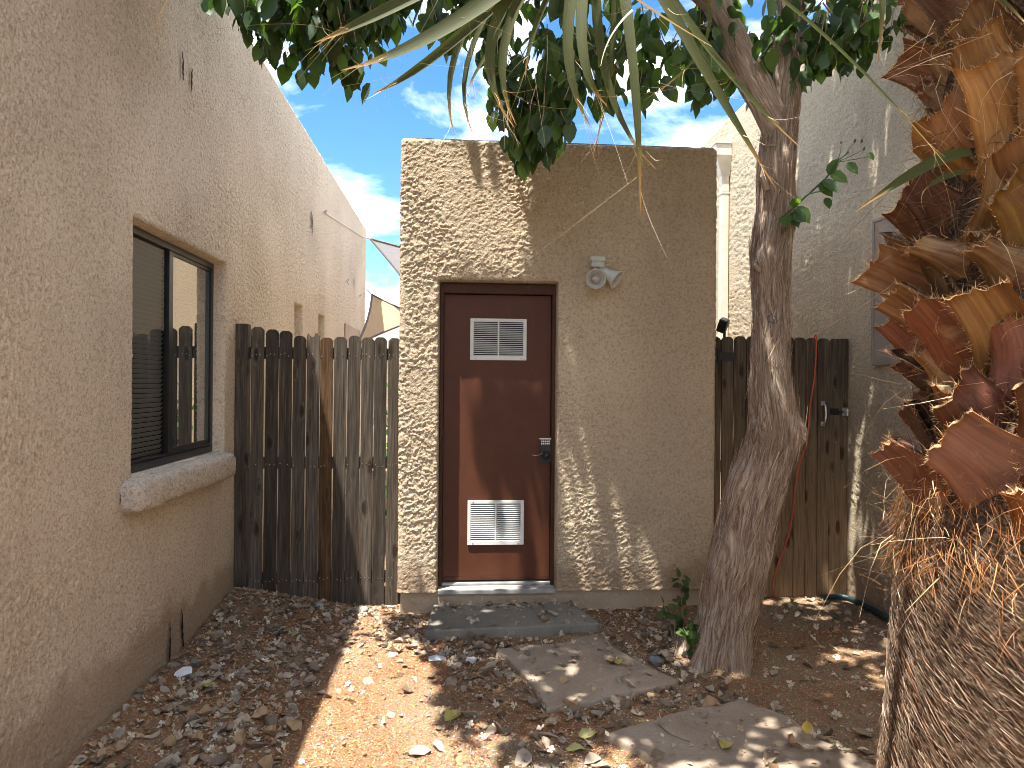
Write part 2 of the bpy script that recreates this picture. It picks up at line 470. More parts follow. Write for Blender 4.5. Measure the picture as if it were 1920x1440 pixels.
M['boot_red'] = boot_mat('palm_boot_red', [(0.22, (0.06, 0.02, 0.011)), (0.45, (0.16, 0.055, 0.027)), (0.66, (0.25, 0.095, 0.045)), (0.85, (0.38, 0.20, 0.11))])
def cut_mat():
    m = Mat('palm_boot_cut_end', 0.9, 0.1); v = m.coord('Object', rnd=True)
    a = m.noise(v, 110, 5, 0.7); m.color(m.ramp(a, [(0.3, (0.20, 0.11, 0.045)), (0.55, (0.50, 0.36, 0.19)), (0.75, (0.66, 0.55, 0.38))])); m.bump(a, 0.006, 1); return m.m
M['boot_cut'] = cut_mat()
def palmskin_mat():
    m = Mat('palm_lower_trunk', 0.95, 0.1); v = m.coord('UV')
    mp1 = m.n('ShaderNodeMapping'); mp1.inputs['Scale'].default_value = (14, 40, 1); mp1.inputs['Rotation'].default_value = (0, 0, 0.5); m.l(v, mp1.inputs['Vector'])
    a = m.noise(mp1.outputs[0], 2.2, 7, 0.7, 0.7); ob = m.coord('Object'); b = m.noise(ob, 26, 5, 0.7)
    c = m.ramp(a, [(0.3, (0.022, 0.013, 0.008)), (0.5, (0.095, 0.06, 0.037)), (0.7, (0.19, 0.14, 0.10)), (0.85, (0.33, 0.26, 0.20))])
    c = m.mix(m.ramp(b, [(0.35, (0.7,) * 3), (0.55, (0, 0, 0))]), c, (0.035, 0.022, 0.014))
    m.color(c); m.bump(m.mix(0.5, a, b), 0.02, 1.0); return m.m
M['palm_skin'] = palmskin_mat()
def blade_mat():
    m = Mat('palm_blade', 0.62, 0.2); v = m.coord('UV')
    mp1 = m.n('ShaderNodeMapping'); mp1.inputs['Scale'].default_value = (20, 0.8, 1); m.l(v, mp1.inputs['Vector'])
    a = m.noise(mp1.outputs[0], 2, 4); sx = m.n('ShaderNodeSeparateXYZ'); m.l(v, sx.inputs[0])
    c = m.ramp(a, [(0.3, (0.034, 0.043, 0.012)), (0.7, (0.085, 0.094, 0.028))])
    c = m.mix(m.ramp(sx.outputs['Y'], [(0.80, (0, 0, 0)), (0.97, (1, 1, 1))]), c, (0.42, 0.24, 0.09))
    m.color(c); m.translucent(m.mix(1.0, c, (1.3, 1.4, 0.7), 'MULTIPLY'), 0.35); m.bump(a, 0.001, 0.6); return m.m
M['blade'] = blade_mat()
def glass_mat(name, gloss, tint, trans=0.0):
    m = Mat(name, 0.03, 0.5)
    m.b.inputs['Base Color'].default_value = (0.05, 0.055, 0.058, 1)
    g = m.n('ShaderNodeBsdfGlossy'); g.inputs['Roughness'].default_value = 0.015; g.inputs['Color'].default_value = tint + (1,)
    lw = m.n('ShaderNodeFresnel'); lw.inputs['IOR'].default_value = gloss
    base = m.b.outputs[0]
    if trans:
        tr = m.n('ShaderNodeBsdfTransparent'); tr.inputs['Color'].default_value = (0.75, 0.78, 0.8, 1); x = m.n('ShaderNodeMixShader'); x.inputs[0].default_value = trans
        m.l(base, x.inputs[1]); m.l(tr.outputs[0], x.inputs[2]); base = x.outputs[0]
    y = m.n('ShaderNodeMixShader'); m.l(lw.outputs[0], y.inputs[0]); m.l(base, y.inputs[1]); m.l(g.outputs[0], y.inputs[2]); m.l(y.outputs[0], m.out.inputs['Surface'])
    return m.m
M['glass'] = glass_mat('coated_window_glass', 7.5, (0.95, 0.95, 0.92))
M['screened_glass'] = glass_mat('screened_window_glass', 1.4, (0.5, 0.5, 0.5), 0.86)

# ------------------------------------------------------------------ ground
def ground_h(x, y):
    x = np.asarray(x, float); y = np.asarray(y, float)
    m = 0.075 * np.exp(-(((x + 1.5) / 0.55) ** 2 + ((y - 5.2) / 0.6) ** 2))       # litter banked in the corner
    m = m + 0.035 * np.exp(-(((x + 1.62) / 0.22) ** 2)) * sstep(2.0, 3.5, y) * sstep(6, 5.3, y)
    m = m + 0.05 * np.exp(-(((x - 1.5) / 0.3) ** 2 + ((y - 4.05) / 0.3) ** 2))    # round the tree foot
    m = m - 0.035 * np.exp(-(((x + 0.55) / 0.4) ** 2 + ((y - 5.25) / 0.3) ** 2))
    return m

def axis(a, b, step, outer):
    d = np.arange(a, b, step)
    lo = a - np.cumsum(np.geomspace(step * 1.6, outer / 4, 16)); hi = d[-1] + np.cumsum(np.geomspace(step * 1.6, outer / 4, 16))
    return np.concatenate([lo[::-1], d, hi])
gx = axis(-1.8, 3.1, 0.013, 300); gy = axis(2.5, 5.45, 0.013, 300)
GX, GY = np.meshgrid(gx, gy)
near = sstep(12, 4, np.hypot(GX - 0.6, GY - 4))
GZ = ground_h(GX, GY) + near * (0.012 * perlin(GX * 2.2, GY * 2.2, 0.3) + 0.006 * perlin(GX * 9, GY * 9, 4.1) + 0.0035 * perlin(GX * 31, GY * 31, 7.7) + 0.002 * perlin(GX * 70, GY * 70, 2.2))
obj('ground', np.stack([GX, GY, GZ], -1).reshape(-1, 3), grid_faces(len(gx), len(gy)), M['ground'], smooth=True, kind='structure')
def gz(x, y):
    return float(ground_h(x, y) + 0.012 * perlin(np.array(x) * 2.2, np.array(y) * 2.2, 0.3) + 0.006 * perlin(np.array(x) * 9, np.array(y) * 9, 4.1))

# ------------------------------------------------------------------ stucco relief
def stucco(u, v, coarse=1.0, seed=0.0, amp=1.0, rot=0.3):
    wu = u + 0.035 * coarse * perlin(u * 7 / coarse, v * 7 / coarse, seed + 1.5)
    wv = v + 0.035 * coarse * perlin(u * 7 / coarse, v * 7 / coarse, seed + 9.5)
    ca, sa = math.cos(rot), math.sin(rot)
    a, b = ca * wu + sa * wv, -sa * wu + ca * wv
    k = 30 / coarse
    n1 = perlin(a * k * 0.62, b * k, seed + 0.7)
    n2 = perlin(wu * k * 1.9, wv * k * 1.9, seed + 5.2)
    n3 = perlin(u * 95 / coarse, v * 95 / coarse, seed + 8.1)
    patch = 0.45 + 0.55 * sstep(-0.3, 0.25, perlin(u * 2.1, v * 2.1, seed + 6.6))
    h = sstep(-0.10, 0.17, n1 + 0.55 * n2 - 0.06)
    return amp * (patch * 0.0046 * coarse * h + patch * 0.0018 * n2 + 0.0013 * n3)

# ------------------------------------------------------------------ left house
HL = thing('stucco_house', (-1.62, 6, 0), 'long pinkish beige stucco house with dark framed sliding window and bullnose sill', 'house')
def rel(o, V):
    return np.asarray(V, float) - np.array(o.location)
XL = -1.62
def wallY(y0, y1, f):
    n = int(math.log(y1 / y0) / f); return np.geomspace(y0, y1, n)
yy = np.concatenate([np.arange(-4, 1.5, 0.25), wallY(1.5, 12.25, 0.0024)]); zz = np.arange(-0.1, 4.2501, 0.0095)
YY, ZZ = np.meshgrid(yy, zz)
H = stucco(YY, ZZ, 0.42, 11.0, 2.1, 1.2) + 0.006 * perlin(YY * 0.9, ZZ * 0.9, 2.0)
def recess(Y, Z, y0, y1, z0, z1, depth, soft=0.012, rnd=0.03):
    d = np.minimum(np.minimum(Y - y0, y1 - Y), np.minimum(Z - z0, z1 - Z))
    ins = sstep(-soft * 0.5, soft * 0.5, d)
    lip = np.where(d < 0, np.clip(1 + d / rnd, 0, 1) ** 2, 1.0) * rnd * 0.45
    return -(ins * depth + lip * (1 - ins)), ins
WIN = (3.66, 5.02, 1.12, 2.41)
r1, i1 = recess(YY, ZZ, *WIN, 0.17)
r2, i2 = recess(YY, ZZ, 7.1, 7.44, 1.9, 2.37, 0.12, 0.03)
r3, i3 = recess(YY, ZZ, 8.26, 8.58, 1.9, 2.37, 0.12, 0.04)
H = H * (1 - 0.85 * np.maximum(i1, np.maximum(i2, i3))) + r1 + r2 + r3
dt = 4.25 - ZZ
H = H - np.where(dt < 0.05, 0.05 - np.sqrt(np.maximum(0.0025 - (0.05 - dt) ** 2, 0)), 0)
V = np.stack([XL + H, YY, ZZ], -1).reshape(-1, 3)
obj('wall', rel(HL, V), grid_faces(len(yy), len(zz))[:, ::-1], M['stucco_left'], HL, smooth=True)
b = MB().box(-9, -2.3, -4, 12.25, -0.1, 4.2).box(-2.3, XL - 0.05, 12.1, 12.25, -0.1, 4.235).box(-2.3, XL - 0.05, -4, -3.8, -0.1, 4.2)
obj('back_wall', rel(HL, b.v), b.f, M['stucco_left'], HL)
b = MB().box(-9, XL - 0.035, -4, 12.245, 4.20, 4.252)
obj('roof', rel(HL, b.v), b.f, M['stucco_left'], HL)
# window: frame, sashes, glass, blind
win = link('window', None, parent=HL)
win.location = Vector((-1.72, 4.34, 1.12)) - HL.location
def wpart(name, b, mat, smooth=False):
    return obj(name, np.asarray(b.v, float) - np.array([-1.72, 4.34, 1.12]), b.f, mat, win, smooth=smooth)
y0, y1, z0, z1 = WIN
fx0, fx1 = -1.74, -1.695
wpart('frame', MB().box(fx0, fx1, y0 + .004, y0 + .045, z0 + .003, z1 - .004).box(fx0, fx1, y1 - .04, y1 - .004, z0 + .003, z1 - .004)
      .box(fx0, fx1 + .006, y0 + .045, y1 - .04, z0 + .003, z0 + .045).box(fx0, fx1, y0 + .045, y1 - .04, z1 - .04, z1 - .004)
      .box(fx0, fx1 - .004, y0 + .045, y1 - .04, z0 + .048, z0 + .06), M['bronze'])
ym = 4.33
wpart('sash', MB().box(fx0 + .006, fx1 - .008, ym - .035, ym + .02, z0 + .061, z1 - .041).box(fx0 + .006, fx1 - .01, ym + .02, y1 - .041, z0 + .061, z0 + .085)
      .box(fx0 + .006, fx1 - .01, ym + .02, y1 - .041, z1 - .06, z1 - .041).box(fx0 + .006, fx1 - .01, y1 - .06, y1 - .041, z0 + .085, z1 - .06), M['bronze'])
wpart('pane', MB().box(-1.722, -1.716, ym + .021, y1 - .061, z0 + .086, z1 - .061), M['glass'])
wpart('pane', MB().add([(-1.718, y0 + .046, z0 + .061), (-1.718, ym - .036, z0 + .061), (-1.718, ym - .036, z1 - .041), (-1.718, y0 + .046, z1 - .041)], [[0, 1, 2, 3]]), M['screened_glass'])
sl = MB(); sl.add([(-.007, 0, -.0125), (.007, 0, .0115), (.007, .60, .0115), (-.007, .60, -.0125), (.002, 0, .001), (.002, .6, .001)], [[0, 4, 5, 3], [4, 1, 2, 5]])
slm = mesh('slat', sl.v, sl.f); slm.materials.append(M['blind'])
for k in range(44):
    o = link('slat', slm, parent=win); o.location = (-1.748 + 1.72, y0 + .047 - 4.34, .075 + k * .027)
wpart('backing', MB().box(-1.782, -1.774, y0 + .01, y1 - .01, z0 + .01, z1 - .01), M['painted_dark'])  # dark board in place of the unlit room behind the blind
wpart('screen_strip', MB().box(-1.693, -1.689, y0 + .008, y0 + .02, z0 + .05, z1 - .03), M['black_metal'])
# bullnose sill: swept rounded profile with rounded ends
ns, npf = 150, 44
S = np.linspace(0, 1, ns); A = np.linspace(0, 2 * math.pi, npf)
SS, AA = np.meshgrid(S, A, indexing='ij')
end = np.clip(np.minimum(SS, 1 - SS) / 0.055, 0, 1); e = np.sqrt(1 - (1 - end) ** 2)
sup = lambda t: np.sign(t) * np.abs(t) ** 0.48
px = XL + 0.005 + 0.095 * e * sup(np.cos(AA)); pz = 1.035 + 0.082 * (0.3 + 0.7 * e) * sup(np.sin(AA))
py = 3.52 + 1.50 * SS
h = stucco(py, pz * 2 + px, 0.7, 21.0, 2.2)
px = px + h * np.cos(AA) * 1.1; pz = pz + h * np.sin(AA) * 0.9 + 0.006 * perlin(py * 5, pz * 5)
obj('sill', rel(HL, np.stack([px, py, pz], -1).reshape(-1, 3)), grid_faces(npf, ns), M['sill_stucco'], HL, smooth=True)
b = MB().box(XL - .02, XL + .022, 10.05, 11.5, 1.55, 2.43)
obj('window_screen', rel(HL, b.v), b.f, M['tan_panel'], HL)
def gouge(name, y, za, zb, w, seed, parent=HL, x=XL):
    r = np.random.default_rng(seed); n = 14; z = np.linspace(zb, za, n)
    wl = w * (0.35 + 0.65 * np.sin(np.linspace(0.15, 3.0, n))) * r.uniform(0.5, 1.2, n)
    cy = y + np.cumsum(r.normal(0, w * 0.18, n))
    hx = x + 0.0105
    v = [(hx, cy[i] - wl[i], z[i]) for i in range(n)] + [(hx + .001, cy[i], z[i]) for i in range(n)] + [(hx, cy[i] + wl[i], z[i]) for i in range(n)]
    f = [[i, i + 1, n + i + 1, n + i] for i in range(n - 1)] + [[n + i, n + i + 1, 2 * n + i + 1, 2 * n + i] for i in range(n - 1)]
    obj(name, rel(parent, v), f, M['scar'], parent)
gouge('gouge', 4.23, 3.50, 3.34, .014, 1); gouge('gouge', 4.36, 3.47, 3.33, .016, 2)
gouge('gouge', 7.77, 3.45, 3.24, .016, 3); gouge('gouge', 7.86, 3.42, 3.20, .018, 4); gouge('gouge', 10.9, 3.2, 3.05, .02, 5)
gouge('gouge', 4.10, 0.25, -0.02, .012, 6); gouge('gouge', 4.30, 0.27, 0.02, .015, 7)
for (y, z, r) in ((10.15, 3.03, .045), (11.42, 2.98, .03), (8.46, 3.60, .022)):
    b = MB(); b.tube([(XL + .02 + .03 * abs(math.sin(t)), y + r * math.cos(t), z + r * math.sin(t)) for t in np.linspace(0, 6.0, 16)], .006, 5)
    obj('hook', rel(HL, b.v), b.f, M['steel'], HL)

# ------------------------------------------------------------------ right house
XR = 2.95
HR = thing('stucco_house', (XR, 6, 0), 'tall cream stucco house with square downspout and grey window screen', 'house')
yy = np.concatenate([np.arange(-4, 2.2, 0.3), wallY(2.2, 13.0, 0.0042)]); zz = np.arange(-0.1, 4.581, 0.014)
YY, ZZ = np.meshgrid(yy, zz)
H = stucco(YY, ZZ, 0.6, 31.0, 1.9, 1.1)
dt = 4.58 - ZZ
H = H - np.where(dt < 0.04, 0.04 - np.sqrt(np.maximum(0.0016 - (0.04 - dt) ** 2, 0)), 0)
obj('wall', rel(HR, np.stack([XR - H, YY, ZZ], -1).reshape(-1, 3)), grid_faces(len(yy), len(zz)), M['stucco_right'], HR, smooth=True)
b = MB().box(XR + .06, 9, -4, 13, -0.1, 4.54); obj('back_wall', rel(HR, b.v), b.f, M['stucco_right'], HR)
b = MB().box(XR + .03, 9, -4, 13, 4.542, 4.582); obj('roof', rel(HR, b.v), b.f, M['membrane'], HR)
b = MB().box(XR - .028, XR + .01, 3.7, 4.85, 1.75, 2.79, .004)
obj('window_screen', rel(HR, b.v), b.f, M['grey_panel'], HR)
b = MB().box(XR - .034, XR - .0285, 4.825, 4.848, 1.76, 2.785).box(XR - .034, XR - .0285, 3.72, 4.825, 2.765, 2.785)
obj('screen_trim', rel(HR, b.v), b.f, M['grey_panel'], HR)
def downspout(par, x, y, ztop, d, out):
    """conductor head and pipe on a wall at x, projecting towards out (-1 = to -X)"""
    g = lambda a: x + out * a
    def bx(m, a, c, y0, y1, z0, z1): m.box(min(g(a), g(c)), max(g(a), g(c)), y0, y1, z0, z1, .004)
    hd = MB(); w = .11
    bx(hd, 0, .185, y - w, y + w, ztop - .025, ztop)
    bx(hd, 0, .175, y - w + .01, y + w - .01, ztop - .15, ztop - .026)
    top = [(g(0), y - w + .01, ztop - .151), (g(.175), y - w + .01, ztop - .151), (g(.175), y + w - .01, ztop - .151), (g(0), y + w - .01, ztop - .151)]
    bot = [(g(0), y - .045, ztop - .36), (g(.09), y - .045, ztop - .36), (g(.09), y + .045, ztop - .36), (g(0), y + .045, ztop - .36)]
    hd.add(top + bot, [[0, 1, 5, 4], [1, 2, 6, 5], [2, 3, 7, 6], [0, 4, 7, 3], [4, 5, 6, 7]])
    o = obj('rain_head', rel(par, hd.v), hd.f, M['cream_metal'], par)
    p = MB(); bx(p, .006, .088, y - .043, y + .043, d, ztop - .34); bx(p, .0, .094, y - .047, y + .047, ztop - .56, ztop - .53)
    obj('downspout', rel(par, p.v), p.f, M['cream_metal'], par)
downspout(HR, XR - .004, 7.66, 4.27, 0.02, -1)

# ------------------------------------------------------------------ shed
X0, X1, YS, ZT, ZB = -0.425, 1.845, 5.0, 3.32, 0.135
SH = thing('utility_shed', ((X0 + X1) / 2, YS, 0), 'flat roofed tan stucco utility shed with brown louvred door', 'shed')
r = 0.035; side = 0.22
step = 0.0062
flat = X1 - X0 - 2 * r; arc = r * math.pi / 2
tot = 2 * side + 2 * arc + flat
u = np.linspace(0, tot, int(tot / step))
cx = np.zeros_like(u); cy = np.zeros_like(u); nx = np.zeros_like(u); ny = np.zeros_like(u)
a = u < side; cx[a] = X0; cy[a] = YS + r + side - u[a]; nx[a] = -1
q = (u >= side) & (u < side + arc); t = (u[q] - side) / r; cx[q] = X0 + r - r * np.cos(t); cy[q] = YS + r - r * np.sin(t); nx[q] = -np.cos(t); ny[q] = -np.sin(t)
q = (u >= side + arc) & (u < side + arc + flat); cx[q] = X0 + r + (u[q] - side - arc); cy[q] = YS; ny[q] = -1
q = (u >= side + arc + flat) & (u < side + 2 * arc + flat); t = (u[q] - side - arc - flat) / r; cx[q] = X1 - r + r * np.sin(t); cy[q] = YS + r - r * np.cos(t); nx[q] = np.sin(t); ny[q] = -np.cos(t)
q = u >= side + 2 * arc + flat; cx[q] = X1; cy[q] = YS + r + (u[q] - side - 2 * arc - flat); nx[q] = 1
zz = np.arange(ZB, ZT + 1e-6, step)
UU, ZZ = np.meshgrid(u, zz)
H = stucco(UU, ZZ, 0.68, 41.0, 1.6, 0.35) + 0.004 * perlin(UU * 1.5, ZZ * 1.5, 1.0)
DX0, DX1, DZ0, DZ1 = -0.145, 0.688, 0.10, 2.325
onfront = (ny < -0.99)[None, :]
rd, ind = recess(cx[None, :] + 0 * ZZ, ZZ, DX0, DX1, DZ0 - 1, DZ1, 0.215, 0.010, 0.03)
H = np.where(onfront, H * (1 - 0.9 * ind) + rd, H)
dt = ZT - ZZ
rr = 0.03
H = H - np.where(dt < rr, rr - np.sqrt(np.maximum(rr * rr - (rr - dt) ** 2, 0)), 0)
bot = np.clip(1 - (ZZ - ZB) / 0.02, 0, 1) * 0.006
H = H + np.where(ind < .5, bot, 0)
V = np.stack([cx[None, :] + nx[None, :] * H, cy[None, :] + ny[None, :] * H, ZZ], -1).reshape(-1, 3)
obj('wall', rel(SH, V), grid_faces(len(u), len(zz)), M['stucco_shed'], SH, smooth=True)
b = MB().box(X0, X0 + .1, YS + r + side - .01, 9.6, ZB, ZT - .01).box(X1 - .1, X1, YS + r + side - .01, 9.6, ZB, ZT - .01).box(X0 + .1, X1 - .1, 9.5, 9.6, ZB, ZT - .01)
obj('back_wall', rel(SH, b.v), b.f, M['stucco_shed'], SH)
b = MB().box(X0 + .022, X1 - .022, YS + .024, 9.58, ZT - .03, ZT + .006, .004)
obj('roof', rel(SH, b.v), b.f, M['membrane'], SH)
b = MB().box(X0 + .02, DX0 - .004, YS + .02, 9.5, -.12, ZB + .01).box(DX1 + .004, X1 - .02, YS + .02, 9.5, -.12, ZB + .01).box(DX0 - .003, DX1 + .003, YS + .014, YS + .4, -.12, .118)
obj('footing', rel(SH, b.v), b.f, M['footing'], SH)
b = MB().box(DX0 + .001, DX1 - .001, YS - .012, YS + .19, .119, .150, .004).box(DX0 + .02, DX1 - .02, YS + .10, YS + .19, .151, .168, .004)
obj('threshold', rel(SH, b.v), b.f, plain('grey_threshold', (0.30, 0.29, 0.27), 0.6, 0.4, var=0.2, scale=12), SH)
downspout(SH, X0, 8.45, 3.05, 0.05, -1)
b = MB().box(DX0 + .003, DX0 + .026, YS + .085, YS + .2, .15, 2.315, .003).box(DX1 - .026, DX1 - .003, YS + .085, YS + .2, .15, 2.315, .003).box(DX0 + .026, DX1 - .026, YS + .085, YS + .2, 2.247, 2.315, .003)
b.box(DX0 + .026, DX0 + .036, YS + .155, YS + .2, .15, 2.247).box(DX1 - .036, DX1 - .026, YS + .155, YS + .2, .15, 2.247)
obj('door_frame', rel(SH, b.v), b.f, M['door_frame'], SH)
YD = YS + 0.135
b = MB().box(DX0 + .029, DX1 - .029, YD, YD + .018, .178, 2.243, .002)
door = obj('door', rel(SH, b.v), b.f, M['door'], SH)
def dpart(name, b, mat, smooth=False):
    return obj(name, rel(SH, b.v), b.f, mat, door, smooth=smooth)
def vent(xa, xb, za, zb):
    f = .024; y = YD - .001
    fr = MB().box(xa, xb, y - .011, y, zb - f, zb, .0025).box(xa, xb, y - .011, y, za, za + f * 1.2, .0025)
    fr.box(xa, xa + f, y - .0105, y, za + f * 1.2, zb - f, .002).box(xb - f, xb, y - .0105, y, za + f * 1.2, zb - f, .002)
    xm = (xa + xb) / 2; fr.box(xm - .006, xm + .006, y - .010, y, za + f * 1.2, zb - f, .001)
    dpart('vent_frame', fr, M['white_metal'])
    for (p, q) in ((xa + f + .001, xm - .007), (xm + .007, xb - f - .001)):
        lv = MB(); n = 18; h = (zb - za - 2.2 * f) / n
        for k in range(n):
            z = za + 1.2 * f + k * h
            lv.add([(p, y - .0095, z + h * .08), (q, y - .0095, z + h * .08), (q, y - .002, z + h * .52), (p, y - .002, z + h * .52),
                    (p, y - .0085, z + h * .0), (q, y - .0085, z + h * .0)], [[0, 1, 2, 3], [4, 5, 1, 0]])
        dpart('vent_louvre', lv, M['white_metal'])
        dpart('vent_dark_sheet', MB().box(p, q, y - .0012, y - .0002, za + 1.2 * f, zb - f), M['painted_dark'])  # thin dark sheet painting the shade between the louvre slats
    for sx in (xa + .04, xb - .04):
        for sz in (za + .013, zb - .012):
            dpart('screw', MB().lathe([(.001, .0045), (.0045, .003), (.005, 0)], (sx, y - .011, sz), (0, -1, 0), 10), M['steel'])
vent(.072, .480, 1.772, 2.072); vent(.062, .470, .435, .757)
lk = MB().box(.578, .662, YD - .032, YD - .0005, 1.03, 1.20, .008); dpart('lock_body', lk, M['black_metal'])
kp = MB()
for i in range(5):
    for j in range(2): kp.box(.588 + i * .0135, .598 + i * .0135, YD - .038, YD - .0325, 1.165 + j * .016, 1.176 + j * .016, .001)
dpart('keypad_button', kp, M['steel'])
dpart('lock_cap', MB().box(.574, .666, YD - .036, YD - .002, 1.2005, 1.209, .003), M['steel'])
dpart('knob', MB().lathe([(.012, 0), (.012, .02), (.026, .026), (.03, .04), (.022, .055), (.001, .058)], (.622, YD - .032, 1.085), (0, -1, 0), 20), M['black_metal'], True)
dpart('wire', MB().tube(catmull([(.640, YD - .06, 1.10), (.60, YD - .065, 1.105), (.56, YD - .05, 1.085), (.525, YD - .03, 1.088)], 14), .0016, 5), M['steel'])
dpart('door_sweep', MB().box(DX0 + .031, DX1 - .031, YD - .008, YD - .0008, .182, .206, .002), M['door_frame'])

# twin flood light
FL = thing('flood_light', (.965, YS, 2.45), 'grey twin lamp flood light fixed to the tan shed beside the door', 'light')
fp = lambda name, b, mat: obj(name, rel(FL, b.v), b.f, mat, FL, smooth=False)
fp('junction_box', MB().box(.916, 1.008, YS - .075, YS - .003, 2.425, 2.497, .006).box(.912, 1.012, YS - .079, YS - .002, 2.466, 2.501, .004), M['grey_enamel'])
def lamp(o, ax, neck):
    o = Vector(o); ax = Vector(ax).normalized()
    q = MB().lathe([(.001, -.002), (.030, 0), (.031, .045), (.034, .05), (.064, .115), (.069, .125), (.066, .125), (.060, .115), (.036, .06), (.001, .055)], o, ax, 32)
    c = obj('lamp_holder', rel(FL, q.v), q.f, M['grey_enamel'], FL, smooth=True)
    q = MB().lathe([(.02, .056), (.028, .075), (.031, .095), (.026, .112), (.012, .121), (.001, .123)], o, ax, 24)
    obj('bulb', rel(FL, q.v), q.f, M['bulb'], FL, smooth=True)
    q = MB().tube([neck, (Vector(neck) + o) / 2 + Vector((0, 0, -.005)), o], .017, 10)
    obj('swivel_arm', rel(FL, q.v), q.f, M['grey_enamel'], FL, smooth=True)
lamp((.942, YS - .045, 2.345), (-.10, -1, -.13), (.945, YS - .045, 2.43))
lamp((1.005, YS - .05, 2.405), (.72, -.42, -.58), (.985, YS - .045, 2.43))

# ------------------------------------------------------------------ fence and gate
def picket_mesh(w, h, th, seed, top='dog'):
    r_ = np.random.default_rng(seed); hw = w / 2
    e = lambda: r_.normal(0, .0012)
    c = .024 + r_.normal(0, .003)
    zs = np.linspace(0, h - c, 9)
    left = [(-hw + e(), z) for z in zs]; right = [(hw + e(), z) for z in zs]
    if top == 'dog': cap = [(-hw + .011, h - c * .35), (-hw + c * 1.05, h), (hw - c * 1.05, h + e()), (hw - .011, h - c * .35)]
    elif top == 'broken': cap = [(-hw + .006, h - .002), (-hw + .02, h - .018), (-.010, h - .032), (.004, h - .026), (.014, h - .004), (.026, h - .001), (hw - .012, h - .012)]
    else: cap = [(-hw + .002, h), (hw - .002, h)]
    P = left + cap + right[::-1]; n = len(P)
    bow = r_.normal(0, .004)
    yb = lambda z: bow * math.sin(math.pi * z / h)
    V = [(x, -th / 2 + yb(z), z) for x, z in P] + [(x, th / 2 + yb(z), z) for x, z in P]
    F = [list(range(n)), list(range(2 * n - 1, n - 1, -1))] + [[i, n + i, n + (i + 1) % n, (i + 1) % n] for i in range(n)]
    return mesh('picket', V, F)
FE = thing('wooden_fence', (-1.02, 5.27, 0), 'weathered grey dog eared picket fence with light showing through its gaps', 'fence')
YF = 5.262
n = 11; xa, xb = -1.515, -0.440
pitch = (xb - xa) / n
pm = [picket_mesh(.0895, 1.975, .017, s) for s in range(4)] + [picket_mesh(.0895, 1.985, .017, 9, 'broken'), picket_mesh(.089, 1.97, .017, 11)]
for s in (0, 1, 2, 3, 4): pm[s].materials.append(M['wood_grey'])
pm[5].materials.append(M['wood_orange'])
nails = MB()
for i in range(n):
    me = pm[4] if i == 4 else pm[5] if i == 5 else pm[i % 4]
    o = link('picket', me, parent=FE)
    x = xa + (i + .5) * pitch + random.uniform(-.0015, .0015)
    z0 = -0.035 if i > 2 else .02 - i * .015
    o.location = Vector((x, YF + random.uniform(-.003, .003), z0 + random.uniform(-.012, .012))) - FE.location
    o.rotation_euler = (0, R(.25 + random.uniform(-.12, .12)), 0)
    if i == 5: o['label'] = 'orange brown picket less weathered than its neighbours'
    if i == 4: o['label'] = 'grey picket with a broken notched top'
    for zn in (1.80, 1.0, .165):
        for dx in (-.027, .0, .027):
            if random.random() < .75:
                nails.lathe([(.0035, 0), (.003, .002), (.0005, .0025)], (x + dx + random.uniform(-.004, .004), YF - .0105, zn + random.uniform(-.012, .012)), (0, -1, 0), 6)
obj('nail', rel(FE, nails.v), nails.f, M['steel'], FE, kind='stuff')
for z in (.13, .97, 1.77):
    b = MB().box(-1.60, -.437, YF + .0125, YF + .05, z, z + .085, .003); obj('rail', rel(FE, b.v), b.f, M['wood_grey'], FE)
b = MB().box(-.085 / 2, .085 / 2, -.02, .065, -.2, 2.02, .004)
o = b.build('post', M['wood_grey'], FE); o.location = Vector((-1.572, YF - .002, 0)) - FE.location
# narrow filler strip beside the shed
b = MB().box(-.016, .016, .0, .012, 0, 1.93); o = b.build('filler_strip', M['wood_grey'], FE); o.location = Vector((-.448, YF + .012, -.02)) - FE.location; 

GA = thing('wooden_gate', (2.4, 5.2, 0), 'brown picket gate with steel pull handle and black strap hinge', 'gate')
YG = 5.2
xs = 1.862; wd = .0925
pg = [picket_mesh(.0882, 1.965, .018, 30 + s) for s in range(4)]
for me in pg: me.materials.append(M['wood_gate'])
for i in range(11):
    o = link('picket', pg[i % 4], parent=GA); x = xs + .055 + i * wd * 1.005
    if i == 0:
        x -= .004
    o.location = Vector((x, YG + random.uniform(-.002, .002), .005 + random.uniform(-.006, .006))) - GA.location
    o.rotation_euler = (0, R(-.15 + random.uniform(-.12, .12)), 0)
for z in (.18, .95, 1.72):
    b = MB().box(1.87, 2.88, YG + .0125, YG + .05, z, z + .085, .003); obj('rail', rel(GA, b.v), b.f, M['wood_gate'], GA)
b = MB().box(1.853, 1.925, YG - .016, YG - .0105, 1.775, 1.865, .002).box(1.93, 2.065, YG - .017, YG - .0105, 1.785, 1.85, .002)
b.lathe([(.009, 0), (.009, .1)], (1.928, YG - .018, 1.77), (0, 0, 1), 10)
for (x, z) in ((1.955, 1.80), (1.955, 1.835), (2.0, 1.80), (2.0, 1.835), (2.045, 1.817)): b.lathe([(.005, 0), (.004, .003), (.0005, .004)], (x, YG - .017, z), (0, -1, 0), 8)
obj('hinge', rel(GA, b.v), b.f, M['black_metal'], GA)
hx = 2.745
b = MB().box(hx - .017, hx + .017, YG - .014, YG - .0105, 1.455, 1.49, .002).box(hx - .017, hx + .017, YG - .014, YG - .0105, 1.30, 1.335, .002)
